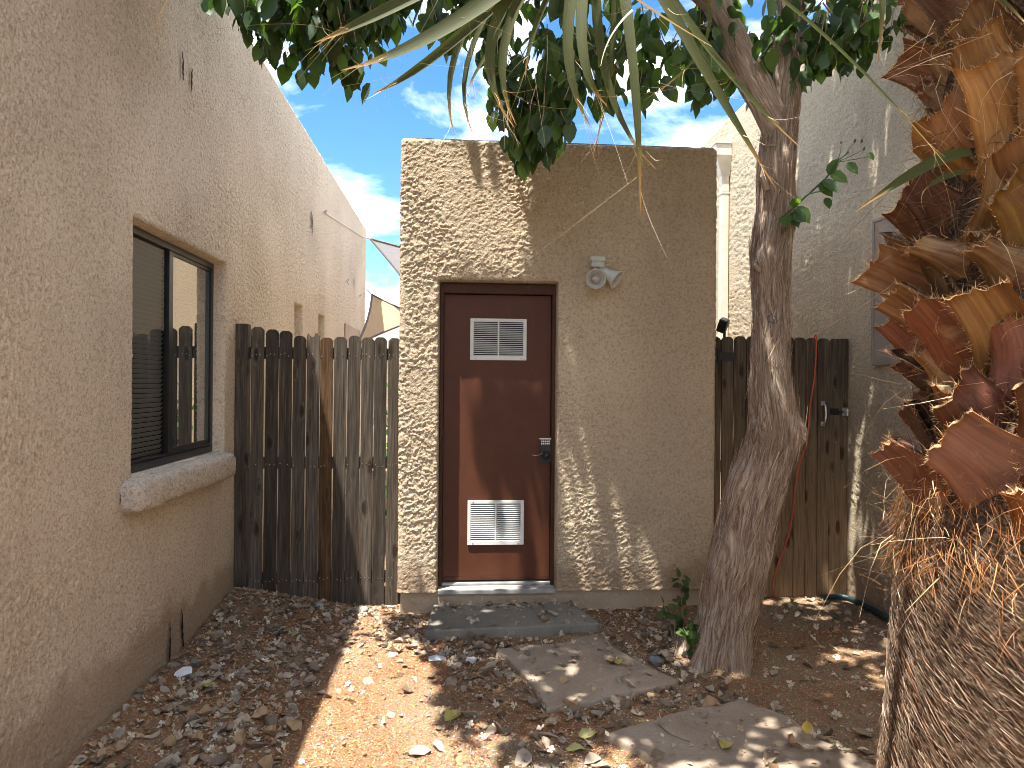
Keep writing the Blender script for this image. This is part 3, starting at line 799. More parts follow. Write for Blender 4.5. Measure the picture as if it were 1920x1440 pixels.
b.tube(catmull([(hx, YG - .012, 1.472), (hx, YG - .045, 1.455), (hx + .002, YG - .052, 1.395), (hx, YG - .045, 1.335), (hx, YG - .012, 1.318)], 18), .0075, 8)
obj('handle', rel(GA, b.v), b.f, M['steel'], GA)
b = MB().box(2.80, 2.872, YG - .016, YG - .0105, 1.385, 1.435, .002).box(2.81, 2.90, YG - .03, YG - .0165, 1.402, 1.416, .003)
obj('latch_bolt', rel(GA, b.v), b.f, M['black_metal'], GA)
GP = thing('gate_post', (2.915, YG, 0), 'dark wooden gate post against the cream house wall', 'post')
b = MB().box(-.033, .03, -.01, .06, -.1, 1.965, .004); b.build('post', M['wood_gate'], GP)
b = MB().box(2.895, 2.944, YG - .018, YG - .0105, 1.375, 1.44, .002).box(2.905, 2.945, YG - .04, YG - .0185, 1.395, 1.425, .004)
b.lathe([(.006, 0), (.006, .05)], (2.925, YG - .035, 1.38), (0, 0, 1), 8)
obj('latch_keeper', rel(GP, b.v), b.f, M['steel'], GP)
b = MB().tube(catmull([(2.682, YG + .03, 1.90), (2.683, YG + .0, 1.986), (2.684, YG - .02, 1.96), (2.676, YG - .019, 1.70), (2.640, YG - .02, 1.456), (2.62, YG - .019, 1.2), (2.572, YG - .019, 1.05), (2.536, YG - .019, .89), (2.50, YG - .019, .567), (2.455, YG - .019, .40), (2.395, YG - .02, .245), (2.362, YG - .022, .12), (2.372, YG - .025, .025), (2.39, YG - .03, .012)], 90), .0055, 8)
b.build('extension_cord', M['orange_rubber'], smooth=True, label='orange extension cord hanging over the brown picket gate', cat='cord')
b = MB().tube(catmull([(2.70, 5.10, .03), (2.80, 5.10, .032), (2.87, 5.10, .03), (2.91, 5.02, .026), (2.915, 4.6, .03), (2.912, 4.1, .026), (2.915, 3.6, .03)], 60), .019, 10)
b.build('garden_hose', M['hose'], smooth=True, label='dark teal hose lying along the foot of the cream house wall', cat='hose')
SP = thing('spot_light', (2.16, 5.7, 0), 'small black spot light on a stake behind the brown gate', 'light')
b = MB().tube([(2.17, 5.7, 0), (2.17, 5.7, 2.06)], .012, 8); obj('stake', rel(SP, b.v), b.f, M['black_metal'], SP)
b = MB(); b.box(-.035, .035, -.05, .03, -.055, .055, .006)
o = b.build('lamp_head', M['black_metal'], SP); o.location = (0.0, 0, 2.10); o.rotation_euler = (R(20), R(22), R(-30))

# ------------------------------------------------------------------ back yard: sails, far house, garden wall, shrub
def sail(name, A, B, Cc, mat, label, sag=.16):
    A, B, Cc = map(np.array, (A, B, Cc)); n = 16; G = (A + B + Cc) / 3
    V = []; idx = {}
    for i in range(n + 1):
        for j in range(n + 1 - i):
            a, b_, c_ = 1 - (i + j) / n, i / n, j / n
            p = A * a + B * b_ + Cc * c_
            pull = sag * 4 * (a * b_ + b_ * c_ + a * c_ - 3 * a * b_ * c_)
            p = p + (G - p) * pull
            idx[i, j] = len(V); V.append(p)
    F = []
    for i in range(n):
        for j in range(n - i):
            F.append([idx[i, j], idx[i + 1, j], idx[i, j + 1]])
            if i + j < n - 1: F.append([idx[i + 1, j], idx[i + 1, j + 1], idx[i, j + 1]])
    T = thing(name, A, label, 'shade sail')
    obj('cloth', rel(T, V), F, mat, T, smooth=True)
    e = MB()
    e.tube([V[idx[i, 0]] for i in range(n + 1)], .018, 6); e.tube([V[idx[0, j]] for j in range(n + 1)], .018, 6); e.tube([V[idx[i, n - i]] for i in range(n + 1)], .018, 6)
    obj('webbing', rel(T, e.v), e.f, M['sail_edge'], T)
    return T
T = sail('shade_sail', (-1.52, 12.05, 4.02), (1.7, 11.3, 3.45), (-.35, 11.0, 1.9), M['sail_grey'], 'grey triangular shade sail tied to the top corner of the pinkish house', .22)
b = MB().tube([(XL + .01, 8.46, 3.60), (-1.60, 11.8, 3.99)], .006, 5).tube([(-1.60, 11.8, 3.99), (-1.52, 12.05, 4.02)], .012, 6); obj('rope', rel(T, b.v), b.f, M['cord_white'], T)
T = sail('shade_sail', (-1.50, 12.2, 3.10), (-1.60, 11.2, 2.2), (-.55, 12.0, 2.72), M['sail_tan'], 'tan triangular shade sail hanging low behind the grey fence', .13)
b = MB().tube([(-1.60, 12.25, 3.2), (-1.50, 12.2, 3.10)], .012, 6); obj('chain', rel(T, b.v), b.f, M['steel'], T)
T = sail('shade_sail', (-.9, 13.2, 2.35), (1.5, 13.0, 2.6), (.5, 12.6, 2.1), M['sail_grey'], 'grey sail corner showing below the tan shade sail', .1)
FH = thing('far_house', (-3, 28, 0), 'distant house with pale tiled roof behind the shade sails', 'house')
b = MB().box(-9, 6, 27, 36, -.1, 2.6); obj('wall', rel(FH, b.v), b.f, M['stucco_right'], FH)
rt = MB()
for k in range(12):
    ya, yb_ = 26.5 + k * .4, 26.5 + k * .4 + .44; za, zb_ = 2.65 + k * .12, 2.65 + k * .12 + .15
    rt.box(-9.4, 6.4, ya, yb_, za - .05, za + .10)
obj('roof', rel(FH, rt.v), rt.f, M['roof_tile'], FH)
b = MB().box(-1.6, 2.9, 16, 16.2, -.1, 1.75, .02); T = thing('garden_wall', (0, 16, 0), 'cream block garden wall behind the back yard', 'wall'); obj('wall', rel(T, b.v), b.f, M['stucco_right'], T)

# ------------------------------------------------------------------ paving
def slab_mesh(name, poly, zt, th, mat, label, cat, seed, rough=.012, group=None):
    """irregular stone: resampled outline, rounded lip, uneven top"""
    P = np.array(poly, float); n = len(P); pts = []
    for i in range(n):
        a, c = P[i], P[(i + 1) % n]; m = max(2, int(np.linalg.norm(c - a) / .02))
        for k in range(m): pts.append(a + (c - a) * k / m)
    pts = np.array(pts); ctr = pts.mean(0); N = len(pts)
    d = perlin(pts[:, 0] * 9, pts[:, 1] * 9, seed) * rough + perlin(pts[:, 0] * 30, pts[:, 1] * 30, seed) * rough * .5
    out = (pts - ctr) / np.linalg.norm(pts - ctr, axis=1)[:, None]
    pts = pts + out * d[:, None]
    V = []; F = []; rings = []
    for (sc_, z) in [(1.0, zt - th), (1.004, zt - .014), (.998, zt - .004), (.988, zt)] + [(.988 * (1 - k / 16), zt) for k in range(1, 16)]:
        q = ctr + (pts - ctr) * sc_
        zz_ = z + (.0045 * perlin(q[:, 0] * 5, q[:, 1] * 5, seed + 2) + .0022 * perlin(q[:, 0] * 18, q[:, 1] * 18, seed + 3) if z > zt - .01 else 0)
        rings.append(np.column_stack([q, np.broadcast_to(zz_, (N,))]))
    V = np.vstack(rings + [np.array([[ctr[0], ctr[1], zt]])])
    for j in range(len(rings) - 1):
        for i in range(N):
            k = (i + 1) % N; F.append([j * N + i, j * N + k, (j + 1) * N + k, (j + 1) * N + i])
    last = (len(rings) - 1) * N
    for i in range(N): F.append([last + i, last + (i + 1) % N, len(V) - 1])
    o = obj(name, V - np.array([ctr[0], ctr[1], 0]), F, mat, smooth=True, label=label, cat=cat, group=group)
    o.location = (ctr[0], ctr[1], 0)
    return o
slab_mesh('door_step', [(-.205, 4.44), (.20, 4.455), (.60, 4.485), (.915, 4.53), (.80, 4.955), (.30, 4.965), (-.17, 4.955)], .062, .12, M['slab'], 'grey concrete step slab in front of the brown door', 'step', 1.3, .004)
FLAG1 = [(.226, 4.211), (.45, 4.262), (.60, 4.285), (.769, 4.389), (.899, 4.449), (.934, 4.217), (1.048, 3.965), (1.168, 3.703), (.95, 3.61), (.788, 3.549), (.432, 3.415), (.405, 3.60), (.365, 3.816), (.30, 4.004)]
FLAG2 = [(.654, 3.155), (1.024, 3.326), (1.421, 3.465), (1.57, 3.257), (1.642, 3.003), (1.76, 2.80), (1.80, 2.45), (1.35, 2.30), (.95, 2.45), (.858, 2.854), (.769, 3.031)]
slab_mesh('flagstone', FLAG1, .026, .08, M['flag'], 'brownish flagstone lying just beyond the concrete step', 'flagstone', 4.4, .022)
slab_mesh('flagstone', FLAG2, .030, .08, M['flag'], 'large brownish flagstone set between the other flagstone and the palm', 'flagstone', 6.1, .022)
def inside(poly, x, y):
    c = False; n = len(poly)
    for i in range(n):
        (ax, ay), (bx_, by) = poly[i], poly[(i + 1) % n]
        if (ay > y) != (by > y) and x < (bx_ - ax) * (y - ay) / (by - ay) + ax: c = not c
    return c
STEP = [(-.2, 4.45), (.91, 4.53), (.80, 4.95), (-.17, 4.95)]
def surf(x, y):
    """height of whatever lies at x, y and its name"""
    if inside(STEP, x, y): return .0635, 'step'
    if inside(FLAG1, x, y): return .0285, 'flag'
    if inside(FLAG2, x, y): return .0325, 'flag'
    return gz(x, y), 'ground'

# ------------------------------------------------------------------ ribbons
def unit(a): return a / np.maximum(np.linalg.norm(a, axis=-1, keepdims=True), 1e-9)
def strands(P, D, Ln, Wd, bend, col, seg=3, seed=1):
    """n thin tapering ribbons; returns V, F, per-vertex colour"""
    r_ = np.random.default_rng(seed); n = len(P)
    D = unit(D); side = unit(np.cross(D, r_.normal(size=(n, 3))))
    Vs = []
    for k in range(seg + 1):
        s = k / seg
        c = P + D * (Ln * s)[:, None] + bend * (Ln * s * s)[:, None]
        w = (Wd * (1 - .75 * s))[:, None]
        Vs += [c - side * w * .5, c + side * w * .5]
    V = np.stack(Vs, 1).reshape(-1, 3)
    m = 2 * (seg + 1); base = np.arange(n)[:, None] * m
    F = np.concatenate([base + np.array([[2 * k, 2 * k + 1, 2 * k + 3, 2 * k + 2]]) for k in range(seg)], 1).reshape(-1, 4)
    return V, F, np.repeat(col, m, axis=0)
def palette(n, cols, r_, jit=.18):
    c = np.array(cols)[r_.integers(0, len(cols), n)]
    return c * (1 + r_.normal(0, jit, (n, 1))).clip(.45, 1.6)

# ------------------------------------------------------------------ tree
TR = thing('tree', (1.5, 4.0, 0), 'crooked tree with shaggy grey bark leaning beside the tan shed', 'tree')
def bark_tube(name, pts, rad, nu, nv, amp, seed, twist=.35, extra=None, parent=TR):
    C = catmull(pts, nv); Rr = np.interp(np.linspace(0, len(rad) - 1, nv), np.arange(len(rad)), rad)
    T = unit(np.gradient(C, axis=0)); s = np.concatenate([[0], np.cumsum(np.linalg.norm(np.diff(C, axis=0), axis=1))])
    a = np.cross(T[0], [0, 1, 0.001]); A_ = []
    for i in range(nv):
        a = a - T[i] * a.dot(T[i]); a = a / np.linalg.norm(a); A_.append(a)
    A_ = np.array(A_); B_ = np.cross(T, A_)
    th = np.linspace(0, 2 * math.pi, nu); TH, Sx = np.meshgrid(th, s)
    wob = .5 * perlin(np.cos(TH) * 1.2, np.sin(TH) * 1.2, Sx * 2.2 + seed) + .25 * perlin(np.cos(TH) * 3, np.sin(TH) * 3, Sx * 5 + seed)
    ph = TH + twist * Sx + wob * .55
    R0 = Rr[:, None]
    k1 = 5.0
    n1 = np.abs(perlin(np.cos(ph) * k1, np.sin(ph) * k1, Sx * 1.5 + seed)); n2 = np.abs(perlin(np.cos(ph) * 11, np.sin(ph) * 11, Sx * 2.6 + seed + 5)); n3 = perlin(np.cos(ph) * 24, np.sin(ph) * 24, Sx * 5 + seed + 9)
    h = amp * (.9 - 2.6 * np.clip(n1, 0, .45) + .7 * n2 + .45 * n3) + R0 * .16 * perlin(np.cos(TH) * .9, np.sin(TH) * .9, Sx * 1.6 + seed + 2) + R0 * .07 * perlin(np.cos(TH) * 2.4, np.sin(TH) * 2.4, Sx * 4 + seed + 3)
    rr_ = R0 + h
    P = C[:, None, :] + rr_[..., None] * (np.cos(TH)[..., None] * A_[:, None, :] + np.sin(TH)[..., None] * B_[:, None, :])
    if extra: P = extra(P, C)
    uv = np.stack([(ph / (2 * math.pi)) % 50, Sx], -1).reshape(-1, 2)
    V = P.reshape(-1, 3)
    obj(name, V - np.array(parent.location), grid_faces(nu, nv), M['bark'], parent, uv=uv, smooth=True)
    return C, T, A_, B_, Rr, P
def swell(P, C):
    for (c, rad, am) in (((1.53, 3.88, 1.05), .11, .08), ((1.95, 3.93, 1.33), .09, .06), ((1.60, 3.9, .62), .16, .03), ((1.87, 3.87, 2.9), .07, .03), ((1.73, 3.9, 2.33), .06, .03)):
        d = np.linalg.norm(P - np.array(c), axis=-1, keepdims=True); out = unit(P - C[:, None, :])
        P = P + out * am * np.exp(-(d / rad) ** 2)
    z = P[..., 2:3]; fl = np.clip(1 - z / .36, 0, 1) ** 2; out = unit((P - C[:, None, :]) * np.array([1, 1, 0]))
    ang = np.arctan2(out[..., 1:2], out[..., 0:1])
    return P + out * fl * (.05 + .055 * np.sin(ang * 5 + 1))
tpts = [(1.46, 4.0, -.10), (1.490, 4.0, .03), (1.560, 4.0, .345), (1.652, 4.0, .745), (1.735, 4.0, 1.054), (1.805, 4.0, 1.333), (1.800, 4.0, 1.674), (1.802, 4.0, 1.984), (1.796, 4.0, 2.356), (1.822, 4.0, 2.605), (1.825, 4.0, 2.915), (1.855, 4.0, 3.226), (1.887, 4.02, 3.537), (1.926, 4.04, 3.849), (1.96, 4.1, 4.4), (1.9, 4.2, 5.0)]
trad = [.165, .145, .155, .142, .142, .130, .098, .093, .104, .096, .092, .080, .074, .068, .055, .03]
TC, TT, TA, TB, TRr, TP = bark_tube('trunk', tpts, trad, 200, 520, .0095, 3.0, .5, swell)
limbs = [([(1.85, 4.0, 3.02), (1.76, 3.98, 3.2), (1.60, 3.97, 3.47), (1.46, 3.97, 3.76), (1.22, 3.95, 4.2), (.9, 3.9, 4.6), (.5, 3.85, 4.9)], [.085, .082, .076, .068, .055, .04, .02]),
         ([(1.46, 3.97, 3.76), (1.1, 3.9, 3.95), (.5, 3.85, 4.1), (-.2, 3.8, 4.05), (-.9, 3.75, 3.85)], [.05, .045, .036, .026, .012]),
         ([(1.92, 4.04, 3.85), (2.2, 4.15, 4.2), (2.45, 4.3, 4.6), (2.6, 4.4, 5.0)], [.055, .045, .03, .015]),
         ([(1.22, 3.95, 4.2), (.9, 3.5, 4.5), (.5, 3.0, 4.7), (.1, 2.6, 4.8)], [.045, .04, .03, .015]),
         ([(1.95, 4.08, 4.3), (1.5, 4.5, 4.8), (1.0, 4.7, 5.2)], [.045, .035, .015]),
         ([(1.95, 4.08, 4.3), (1.9, 3.5, 4.8), (1.7, 2.9, 5.1)], [.045, .035, .015])]
for i, (p, q) in enumerate(limbs): bark_tube('limb', p, q, 60 if i == 0 else 26, 160 if i == 0 else 60, .006 if i == 0 else .003, 11.0 + i, .3)
# peeling bark strips that follow the grain
r_ = np.random.default_rng(5); n = 5200
iv = r_.integers(20, 380, n); iu = r_.integers(0, 199, n)
P0 = TP[iv, iu]; Nn = unit(P0 - TC[iv]); tang = np.cross(Nn, TT[iv])
D = TT[iv] * r_.choice([-1, 1], n)[:, None] + tang * r_.normal(0, .16, n)[:, None] + Nn * r_.uniform(-.02, .10, n)[:, None]
V, F, c = strands(P0 + Nn * .001, D, r_.uniform(.05, .22, n), r_.uniform(.002, .0075, n), -Nn * r_.uniform(.0, .25, n)[:, None] * .4, palette(n, [(.36, .28, .21), (.50, .41, .33), (.24, .165, .115), (.28, .175, .11)], r_), 4, 6)
obj('bark_strips', V - np.array(TR.location), F, M['fibre'], TR, col=c, kind='stuff')
b = MB().lathe([(.001, .010), (.022, .011), (.034, .016), (.046, .010), (.060, -.03)], (1.845, 3.918, 2.925), (.05, -1, .05), 22); obj('branch_scar', rel(TR, b.v), b.f, M['burl'], TR, smooth=True)
b = MB().lathe([(.001, .006), (.018, .007), (.030, .009), (.045, -.03)], (1.775, 3.918, 1.985), (-.1, -1, .1), 18); obj('branch_scar', rel(TR, b.v), b.f, M['burl'], TR, smooth=True)
b = MB().tube([(1.80, 3.92, 2.97), (1.70, 3.90, 2.963)], [.007, .003], 6).tube([(1.74, 3.93, 2.72), (1.705, 3.92, 2.79), (1.71, 3.92, 2.86)], [.022, .013, .004], 6).tube([(1.70, 3.93, 2.26), (1.665, 3.92, 2.29), (1.675, 3.92, 2.33)], [.02, .012, .003], 6)
obj('dead_twig', rel(TR, b.v), b.f, M['bark'], TR)

# leaves
LEAFV = np.array([(0, 0, 0), (0, .22, .0), (0, .5, .0), (0, .78, -.01), (0, 1.0, -.05), (-.21, .12, .045), (-.33, .38, .07), (-.24, .70, .05), (.21, .12, .045), (.33, .38, .07), (.24, .70, .05)])
LEAFF = [[0, 1, 5], [1, 2, 6, 5], [2, 3, 7, 6], [3, 4, 7], [0, 8, 1], [1, 8, 9, 2], [2, 9, 10, 3], [3, 10, 4]]
LEAFT = []
for f in LEAFF: LEAFT += [f] if len(f) == 3 else [[f[0], f[1], f[2]], [f[0], f[2], f[3]]]
LEAFT = np.array(LEAFT)
def leaf_frames(P, D, up, size):
    """matrices for leaves at P pointing along D with upper side towards up"""
    y = unit(D); x = unit(np.cross(y, up)); z = np.cross(x, y)
    return np.stack([x, y, z], 2) * size[:, None, None]
def bake(P, Mx, V=LEAFV, T=LEAFT):
    W_ = np.einsum('nij,kj->nki', Mx, V) + P[:, None, :]
    F = (np.arange(len(P))[:, None, None] * len(V) + T[None]).reshape(-1, 3)
    return W_.reshape(-1, 3), F
r_ = np.random.default_rng(21)
zlow_x = np.array([-2.0, -1.45, -1.3, -1.05, -.55, -.42, .12, .17, .3, .48, .58, .66, .80, .95, 1.1, 1.35, 1.5, 1.9, 2.05, 2.5, 2.65, 2.9])
zlow_z = np.array([4.1, 3.72, 3.55, 3.36, 3.30, 3.50, 3.46, 3.20, 2.86, 2.82, 2.95, 3.25, 3.12, 3.26, 3.20, 3.20, 3.30, 3.28, 3.40, 3.50, 3.75, 4.1])
def shade_target(x, y, z):
    """share of sun the crown should stop where a ray through x, y, z lands"""
    kg = z; kf = (5.0 - y) / SUNY; k2 = (5.2 - y) / SUNY
    if y < 5.2 and 0 < k2 < kg and X1 < x + SUNX * k2 < 2.95 and z - k2 < 2.0: return .97
    kw = (2.95 - x) / SUNX
    xf, zf = x + SUNX * kf, z - kf
    if y < 5 and 0 < kf < kg and X0 < xf < X1 and zf < ZT and kf < kw:
        if xf < -.10: return .03
        if zf > 2.35: return .05 + .93 * float(sstep(.38, .80, xf + .12 * math.sin(zf * 5)))
        if xf < .69:
            if zf > 1.55: return .5
            st = float(perlin(np.array((xf - .12 * (1.55 - zf)) * 9.0), np.array(.5), 2.2))
            return .03 if xf < .10 else (.9 if st > .05 else .12) if xf < .5 else .5
        edge = .84 + (2.05 - zf) * .30
        st = float(perlin(np.array((xf - .25 * (2.05 - zf)) * 10.0), np.array(.5 + zf * .35), 7.2))
        if zf < 2.0 and xf < edge + .18 * st: return (.12 if zf < .9 else .35) if st > -.12 else .8
        if st > .38: return .6
        if zf < .75 and xf < 1.75: return .6
        return .975
    if kw < kg:
        yw, zw = y + SUNY * kw, z - kw
        if yw > 6.5: return .02
        return .96 if zw < 2.4 else .90
    xg, yg = x + SUNX * kg, y + SUNY * kg
    if xg < -.06 + .06 * math.sin(yg * 7):
        if yg > 4.35: return .12 if xg < -.36 else .85
        if yg > 3.55: return .8 if xg > -.42 else .15
        return .2
    if yg < 3.3 and xg < .15: return .4
    return .992
def sprig(tip, nl, ln, out):
    """leaves in pairs down a drooping twig that ends at tip"""
    d = unit(np.array([out[0], out[1], -1.0 + out[2]])[None])[0]
    base = tip - d * ln
    res = []
    for k in range(nl):
        s = (k + .6) / nl
        p = base + d * ln * s + r_.normal(0, .018, 3)
        side = r_.normal(0, 1, 3); side -= d * side.dot(d); side /= np.linalg.norm(side)
        dv = d * r_.uniform(.35, 1.0) + side * r_.uniform(.4, 1.0) + np.array([0, 0, -.55])
        if k == nl - 1: dv = d + np.array([0, 0, -.4])
        res.append((p, dv))
    return base, res
LP, LD, TW = [], [], []
def try_sprig(tip, nl, ln, keep_low=True, check=True):
    base, res = sprig(np.array(tip), nl, ln, (r_.normal(0, .35), r_.normal(0, .35), 0))
    k_ = 0
    for p, dv in res:
        x4 = p[0]; zl = np.interp(x4, zlow_x, zlow_z) + (.25 if p[1] > 4.25 else 0)
        if p[2] < zl + .045: continue
        if .9 < x4 < 2.0 and p[1] < 4.08 and r_.random() < .75: continue
        kf_ = (5 - p[1]) / SUNY
        if check or (X0 - .05 < p[0] + SUNX * kf_ < X1 and p[2] - kf_ > .2):
            du = dv / np.linalg.norm(dv)
            t = min(shade_target(*p), shade_target(*(p + du * .11)))
            if r_.random() > (t if t > .5 else 1.1 * t * t): continue
        LP.append(p); LD.append(dv); k_ += 1
    if k_ > 3: TW.append((base, np.array(tip)))
# the hem of the crown that hangs into view
for k in range(250):
    y = r_.uniform(3.7, 4.35); x4 = r_.choice([r_.uniform(-1.4, 2.6), r_.uniform(-1.35, -.3), r_.uniform(.15, .62), r_.uniform(.6, 2.3)])
    zl = np.interp(x4, zlow_x, zlow_z) + abs(r_.normal(0, .16)) + .02
    hang = .15 < x4 < .64
    if -.45 < x4 < .13: zl += abs(r_.normal(0, .12))
    try_sprig((x4, y, zl), r_.integers(6, 9), r_.uniform(.2, .42), check=(k % 5 != 0) and not hang and x4 > -.3)
# the hanging cluster before the shed wall and the left mass
for k in range(15):
    z = r_.uniform(2.86, 3.8); try_sprig((.39 + r_.normal(0, .075) * (1 + (z - 2.8) * .9), 4.0 + r_.normal(0, .10), z), 7, .26, check=False)
for k in range(48):
    x = r_.uniform(-1.35, -.35); try_sprig((x, 3.9 + r_.normal(0, .16), r_.uniform(3.36, 4.05) + .10 * (x < -1.1)), 10, .30, check=False)
for k in range(26): try_sprig((r_.uniform(-.5, .2), 3.95 + r_.normal(0, .12), r_.uniform(3.52, 3.95)), 8, .28, check=False)
for k in range(50):
    x = r_.uniform(.6, 2.3); try_sprig((x, 4.1 + r_.normal(0, .2), r_.uniform(3.3, 3.9)), 10, .30)
# unseen upper crown above the picture, sprigs placed where shade is wanted
cnt = 0; tries = 0
while cnt < 3000 and tries < 60000:
    tries += 1
    z = r_.uniform(3.75, 6.0)
    m = r_.random()
    if m < .34:      # over the shed face
        z = r_.uniform(3.9, 7.2); zf, xf = r_.uniform(.2, 3.3), r_.uniform(.0, 1.85); k = z - zf; p = (xf - SUNX * k, 5 - SUNY * k, z)
    elif m < .76:    # over the yard
        xg, yg = r_.uniform(-.1, 2.9), r_.uniform(2.7, 5); p = (xg - SUNX * z, yg - SUNY * z, z)
    elif m < .85:
        xg2, zg = r_.uniform(1.85, 2.9), r_.uniform(.05, 2); k = z - zg; p = (xg2 - SUNX * k, 5.2 - SUNY * k, z)
    else:
        yw, zw = r_.uniform(3.8, 6.3), r_.uniform(.8, 4.4); k = max(z - zw, .3); p = (2.93 - SUNX * k, yw - SUNY * k, z)
    if p[1] < 2.1 or p[1] > (6.0 if m > .85 else 5.1) or not (-1.7 < p[0] < 2.85): continue
    if p[2] < (4.75 if p[1] > 4.2 else 4.2): continue
    try_sprig(p, 11, .34); cnt += 1
cnt = 0  # extra unseen sprigs added to shade the right of the yard
while cnt < 520:
    z = r_.uniform(4.0, 6.2); xg, yg = r_.uniform(.7, 2.9), r_.uniform(2.6, 5.0); p = (xg - SUNX * z, yg - SUNY * z, z)
    if p[1] < 1.9 or p[2] < (4.75 if p[1] > 4.2 else 4.2): continue
    try_sprig(p, 11, .34); cnt += 1
LP = np.array(LP); LD = np.array(LD); nL = len(LP)
size = r_.uniform(.085, .145, nL)
up = np.array([0, 0, 1.0]) + r_.normal(0, .55, (nL, 3))
LM = leaf_frames(LP, LD, up, size)
greens = [(.038, .078, .024), (.052, .102, .030), (.032, .066, .024), (.080, .145, .038), (.050, .086, .034)]
lcol = palette(nL, greens, r_, .2)
lcol[r_.random(nL) < .012] = (.30, .16, .03)
# the leaves that show largest become parts, the rest one mass
camM = np.array(cam.matrix_world.inverted())
q = LP @ camM[:3, :3].T + camM[:3, 3]
ix, iy = q[:, 0] / -q[:, 2] * 1330, q[:, 1] / -q[:, 2] * 1330
vis = (np.abs(ix) < 960) & (np.abs(iy) < 720) & (q[:, 2] < 0)
order = np.argsort(np.where(vis, q[:, 2] * -1 / size, 1e9))[:260]
ind_mask = np.zeros(nL, bool); ind_mask[order] = True; ind_mask &= vis
V, F = bake(LP[~ind_mask], LM[~ind_mask])
tw = MB()
for a_, b_ in TW: tw.tube([a_, (a_ + b_) / 2 + r_.normal(0, .01, 3), b_], [.004, .003, .0015], 4, cap=False)
crown = obj('crown', rel(TR, tw.v), tw.f, M['bark'], TR)
obj('foliage', V - np.array(TR.location), F, M['leaf'], crown, col=np.repeat(lcol[~ind_mask], len(LEAFV), 0), kind='stuff')
leaf_me = []
for g in greens + [(.055, .10, .035)]:
    me = mesh('leaf', LEAFV, LEAFF, col=np.tile(np.array(g), (len(LEAFV), 1))); me.materials.append(M['leaf']); leaf_me.append(me)
def put_leaf(P, Mx, me, parent, name='leaf'):
    o = link(name, me, parent=parent); m4 = Matrix.Identity(4)
    for i in range(3):
        for j in range(3): m4[i][j] = Mx[i, j]
        m4[i][3] = P[i] - TR.location[i] if parent is not None else P[i]
    o.matrix_local = m4
    return o
for i in np.where(ind_mask)[0]: put_leaf(LP[i], LM[i], leaf_me[int(r_.integers(0, 5))], crown)
# young shoot growing from the trunk
b = MB().tube(catmull([(1.80, 3.88, 2.55), (1.86, 3.85, 2.60), (1.93, 3.84, 2.67), (2.04, 3.84, 2.77), (2.10, 3.84, 2.86), (2.17, 3.84, 2.92)], 20), [.006] * 14 + [.004] * 6, 6)
for e in ((2.20, 3.83, 2.98), (2.26, 3.84, 2.94), (2.12, 3.83, 2.97), (2.30, 3.84, 2.90)): b.tube([(2.10, 3.84, 2.86), tuple((np.array(e) + np.array((2.12, 3.84, 2.86))) / 2), e], [.003, .002, .001], 5)
for e in ((2.20, 3.83, 2.98), (2.26, 3.84, 2.94), (2.12, 3.83, 2.97), (2.30, 3.84, 2.90), (2.24, 3.83, 2.98)): b.lathe([(.001, -.012), (.006, -.004), (.006, .004), (.001, .013)], e, (.1, 0, 1), 6)
shoot = obj('shoot', rel(TR, b.v), b.f, plain('green_twig', (.06, .09, .035), .6), TR)
for (p, d, s) in (((1.93, 3.84, 2.67), (.75, -.3, .15), .12), ((2.02, 3.84, 2.76), (.35, -.35, -.5), .125), ((2.05, 3.84, 2.79), (.2, -.3, .45), .10), ((2.06, 3.84, 2.80), (.75, -.2, -.45), .115), ((2.0, 3.84, 2.74), (.55, -.3, -.75), .11),
                  ((2.04, 3.84, 2.66), (.1, -.3, -.8), .075), ((2.16, 3.84, 2.86), (.45, -.2, -.6), .09), ((2.28, 3.84, 2.92), (.3, -.2, -.5), .06), ((1.83, 3.86, 2.56), (-.3, -.4, -.6), .10), ((1.85, 3.86, 2.57), (.2, -.4, -.8), .10),
                  ((1.86, 3.85, 2.59), (.5, -.4, -.8), .10), ((1.80, 3.86, 2.55), (-.15, -.5, -.7), .085), ((1.88, 3.85, 2.61), (.55, -.2, -.9), .12), ((1.86, 3.85, 2.60), (-.1, -.4, .2), .10), ((1.84, 3.86, 2.57), (.35, -.5, -.5), .095)):
    P = np.array([p]); Mx = leaf_frames(P, np.array([d]), np.array([[-.25, -.75, .5]]) + r_.normal(0, .2, (1, 3)), np.array([s])); put_leaf(P[0], Mx[0], leaf_me[int(r_.choice([1, 3, 5]))], shoot)

# ------------------------------------------------------------------ palm
PC = np.array([1.59, 1.84, 0.0])
PT = thing('palm_tree', tuple(PC), 'thick palm trunk with cut orange leaf bases above fibrous brown bark', 'palm tree')
lean = np.array([.065, .05])
def paxis(z): return np.stack([PC[0] + lean[0] * np.maximum(z - 1.2, 0), PC[1] + lean[1] * np.maximum(z - 1.2, 0)], -1)
def prad(z): return np.interp(z, [0, .25, .55, 1.0, 1.2, 1.4, 1.6, 3.4], [.46, .40, .362, .335, .30, .275, .265, .25])
nu, nv = 200, 300
zz = np.linspace(-.1, 3.4, nv); th = np.linspace(0, 2 * math.pi, nu); TH, ZZ = np.meshgrid(th, zz)
ph = TH - ZZ * .9
h = .012 * np.abs(perlin(np.cos(ph) * 7, np.sin(ph) * 7, ZZ * 5)) + .010 * perlin(np.cos(ph) * 22, np.sin(ph) * 22, ZZ * 13 + 3) + .012 * perlin(np.cos(TH) * 3, np.sin(TH) * 3, ZZ * 6)
Rr = prad(ZZ) + h; ax = paxis(ZZ)
V = np.stack([ax[..., 0] + Rr * np.cos(TH), ax[..., 1] + Rr * np.sin(TH), ZZ], -1).reshape(-1, 3)
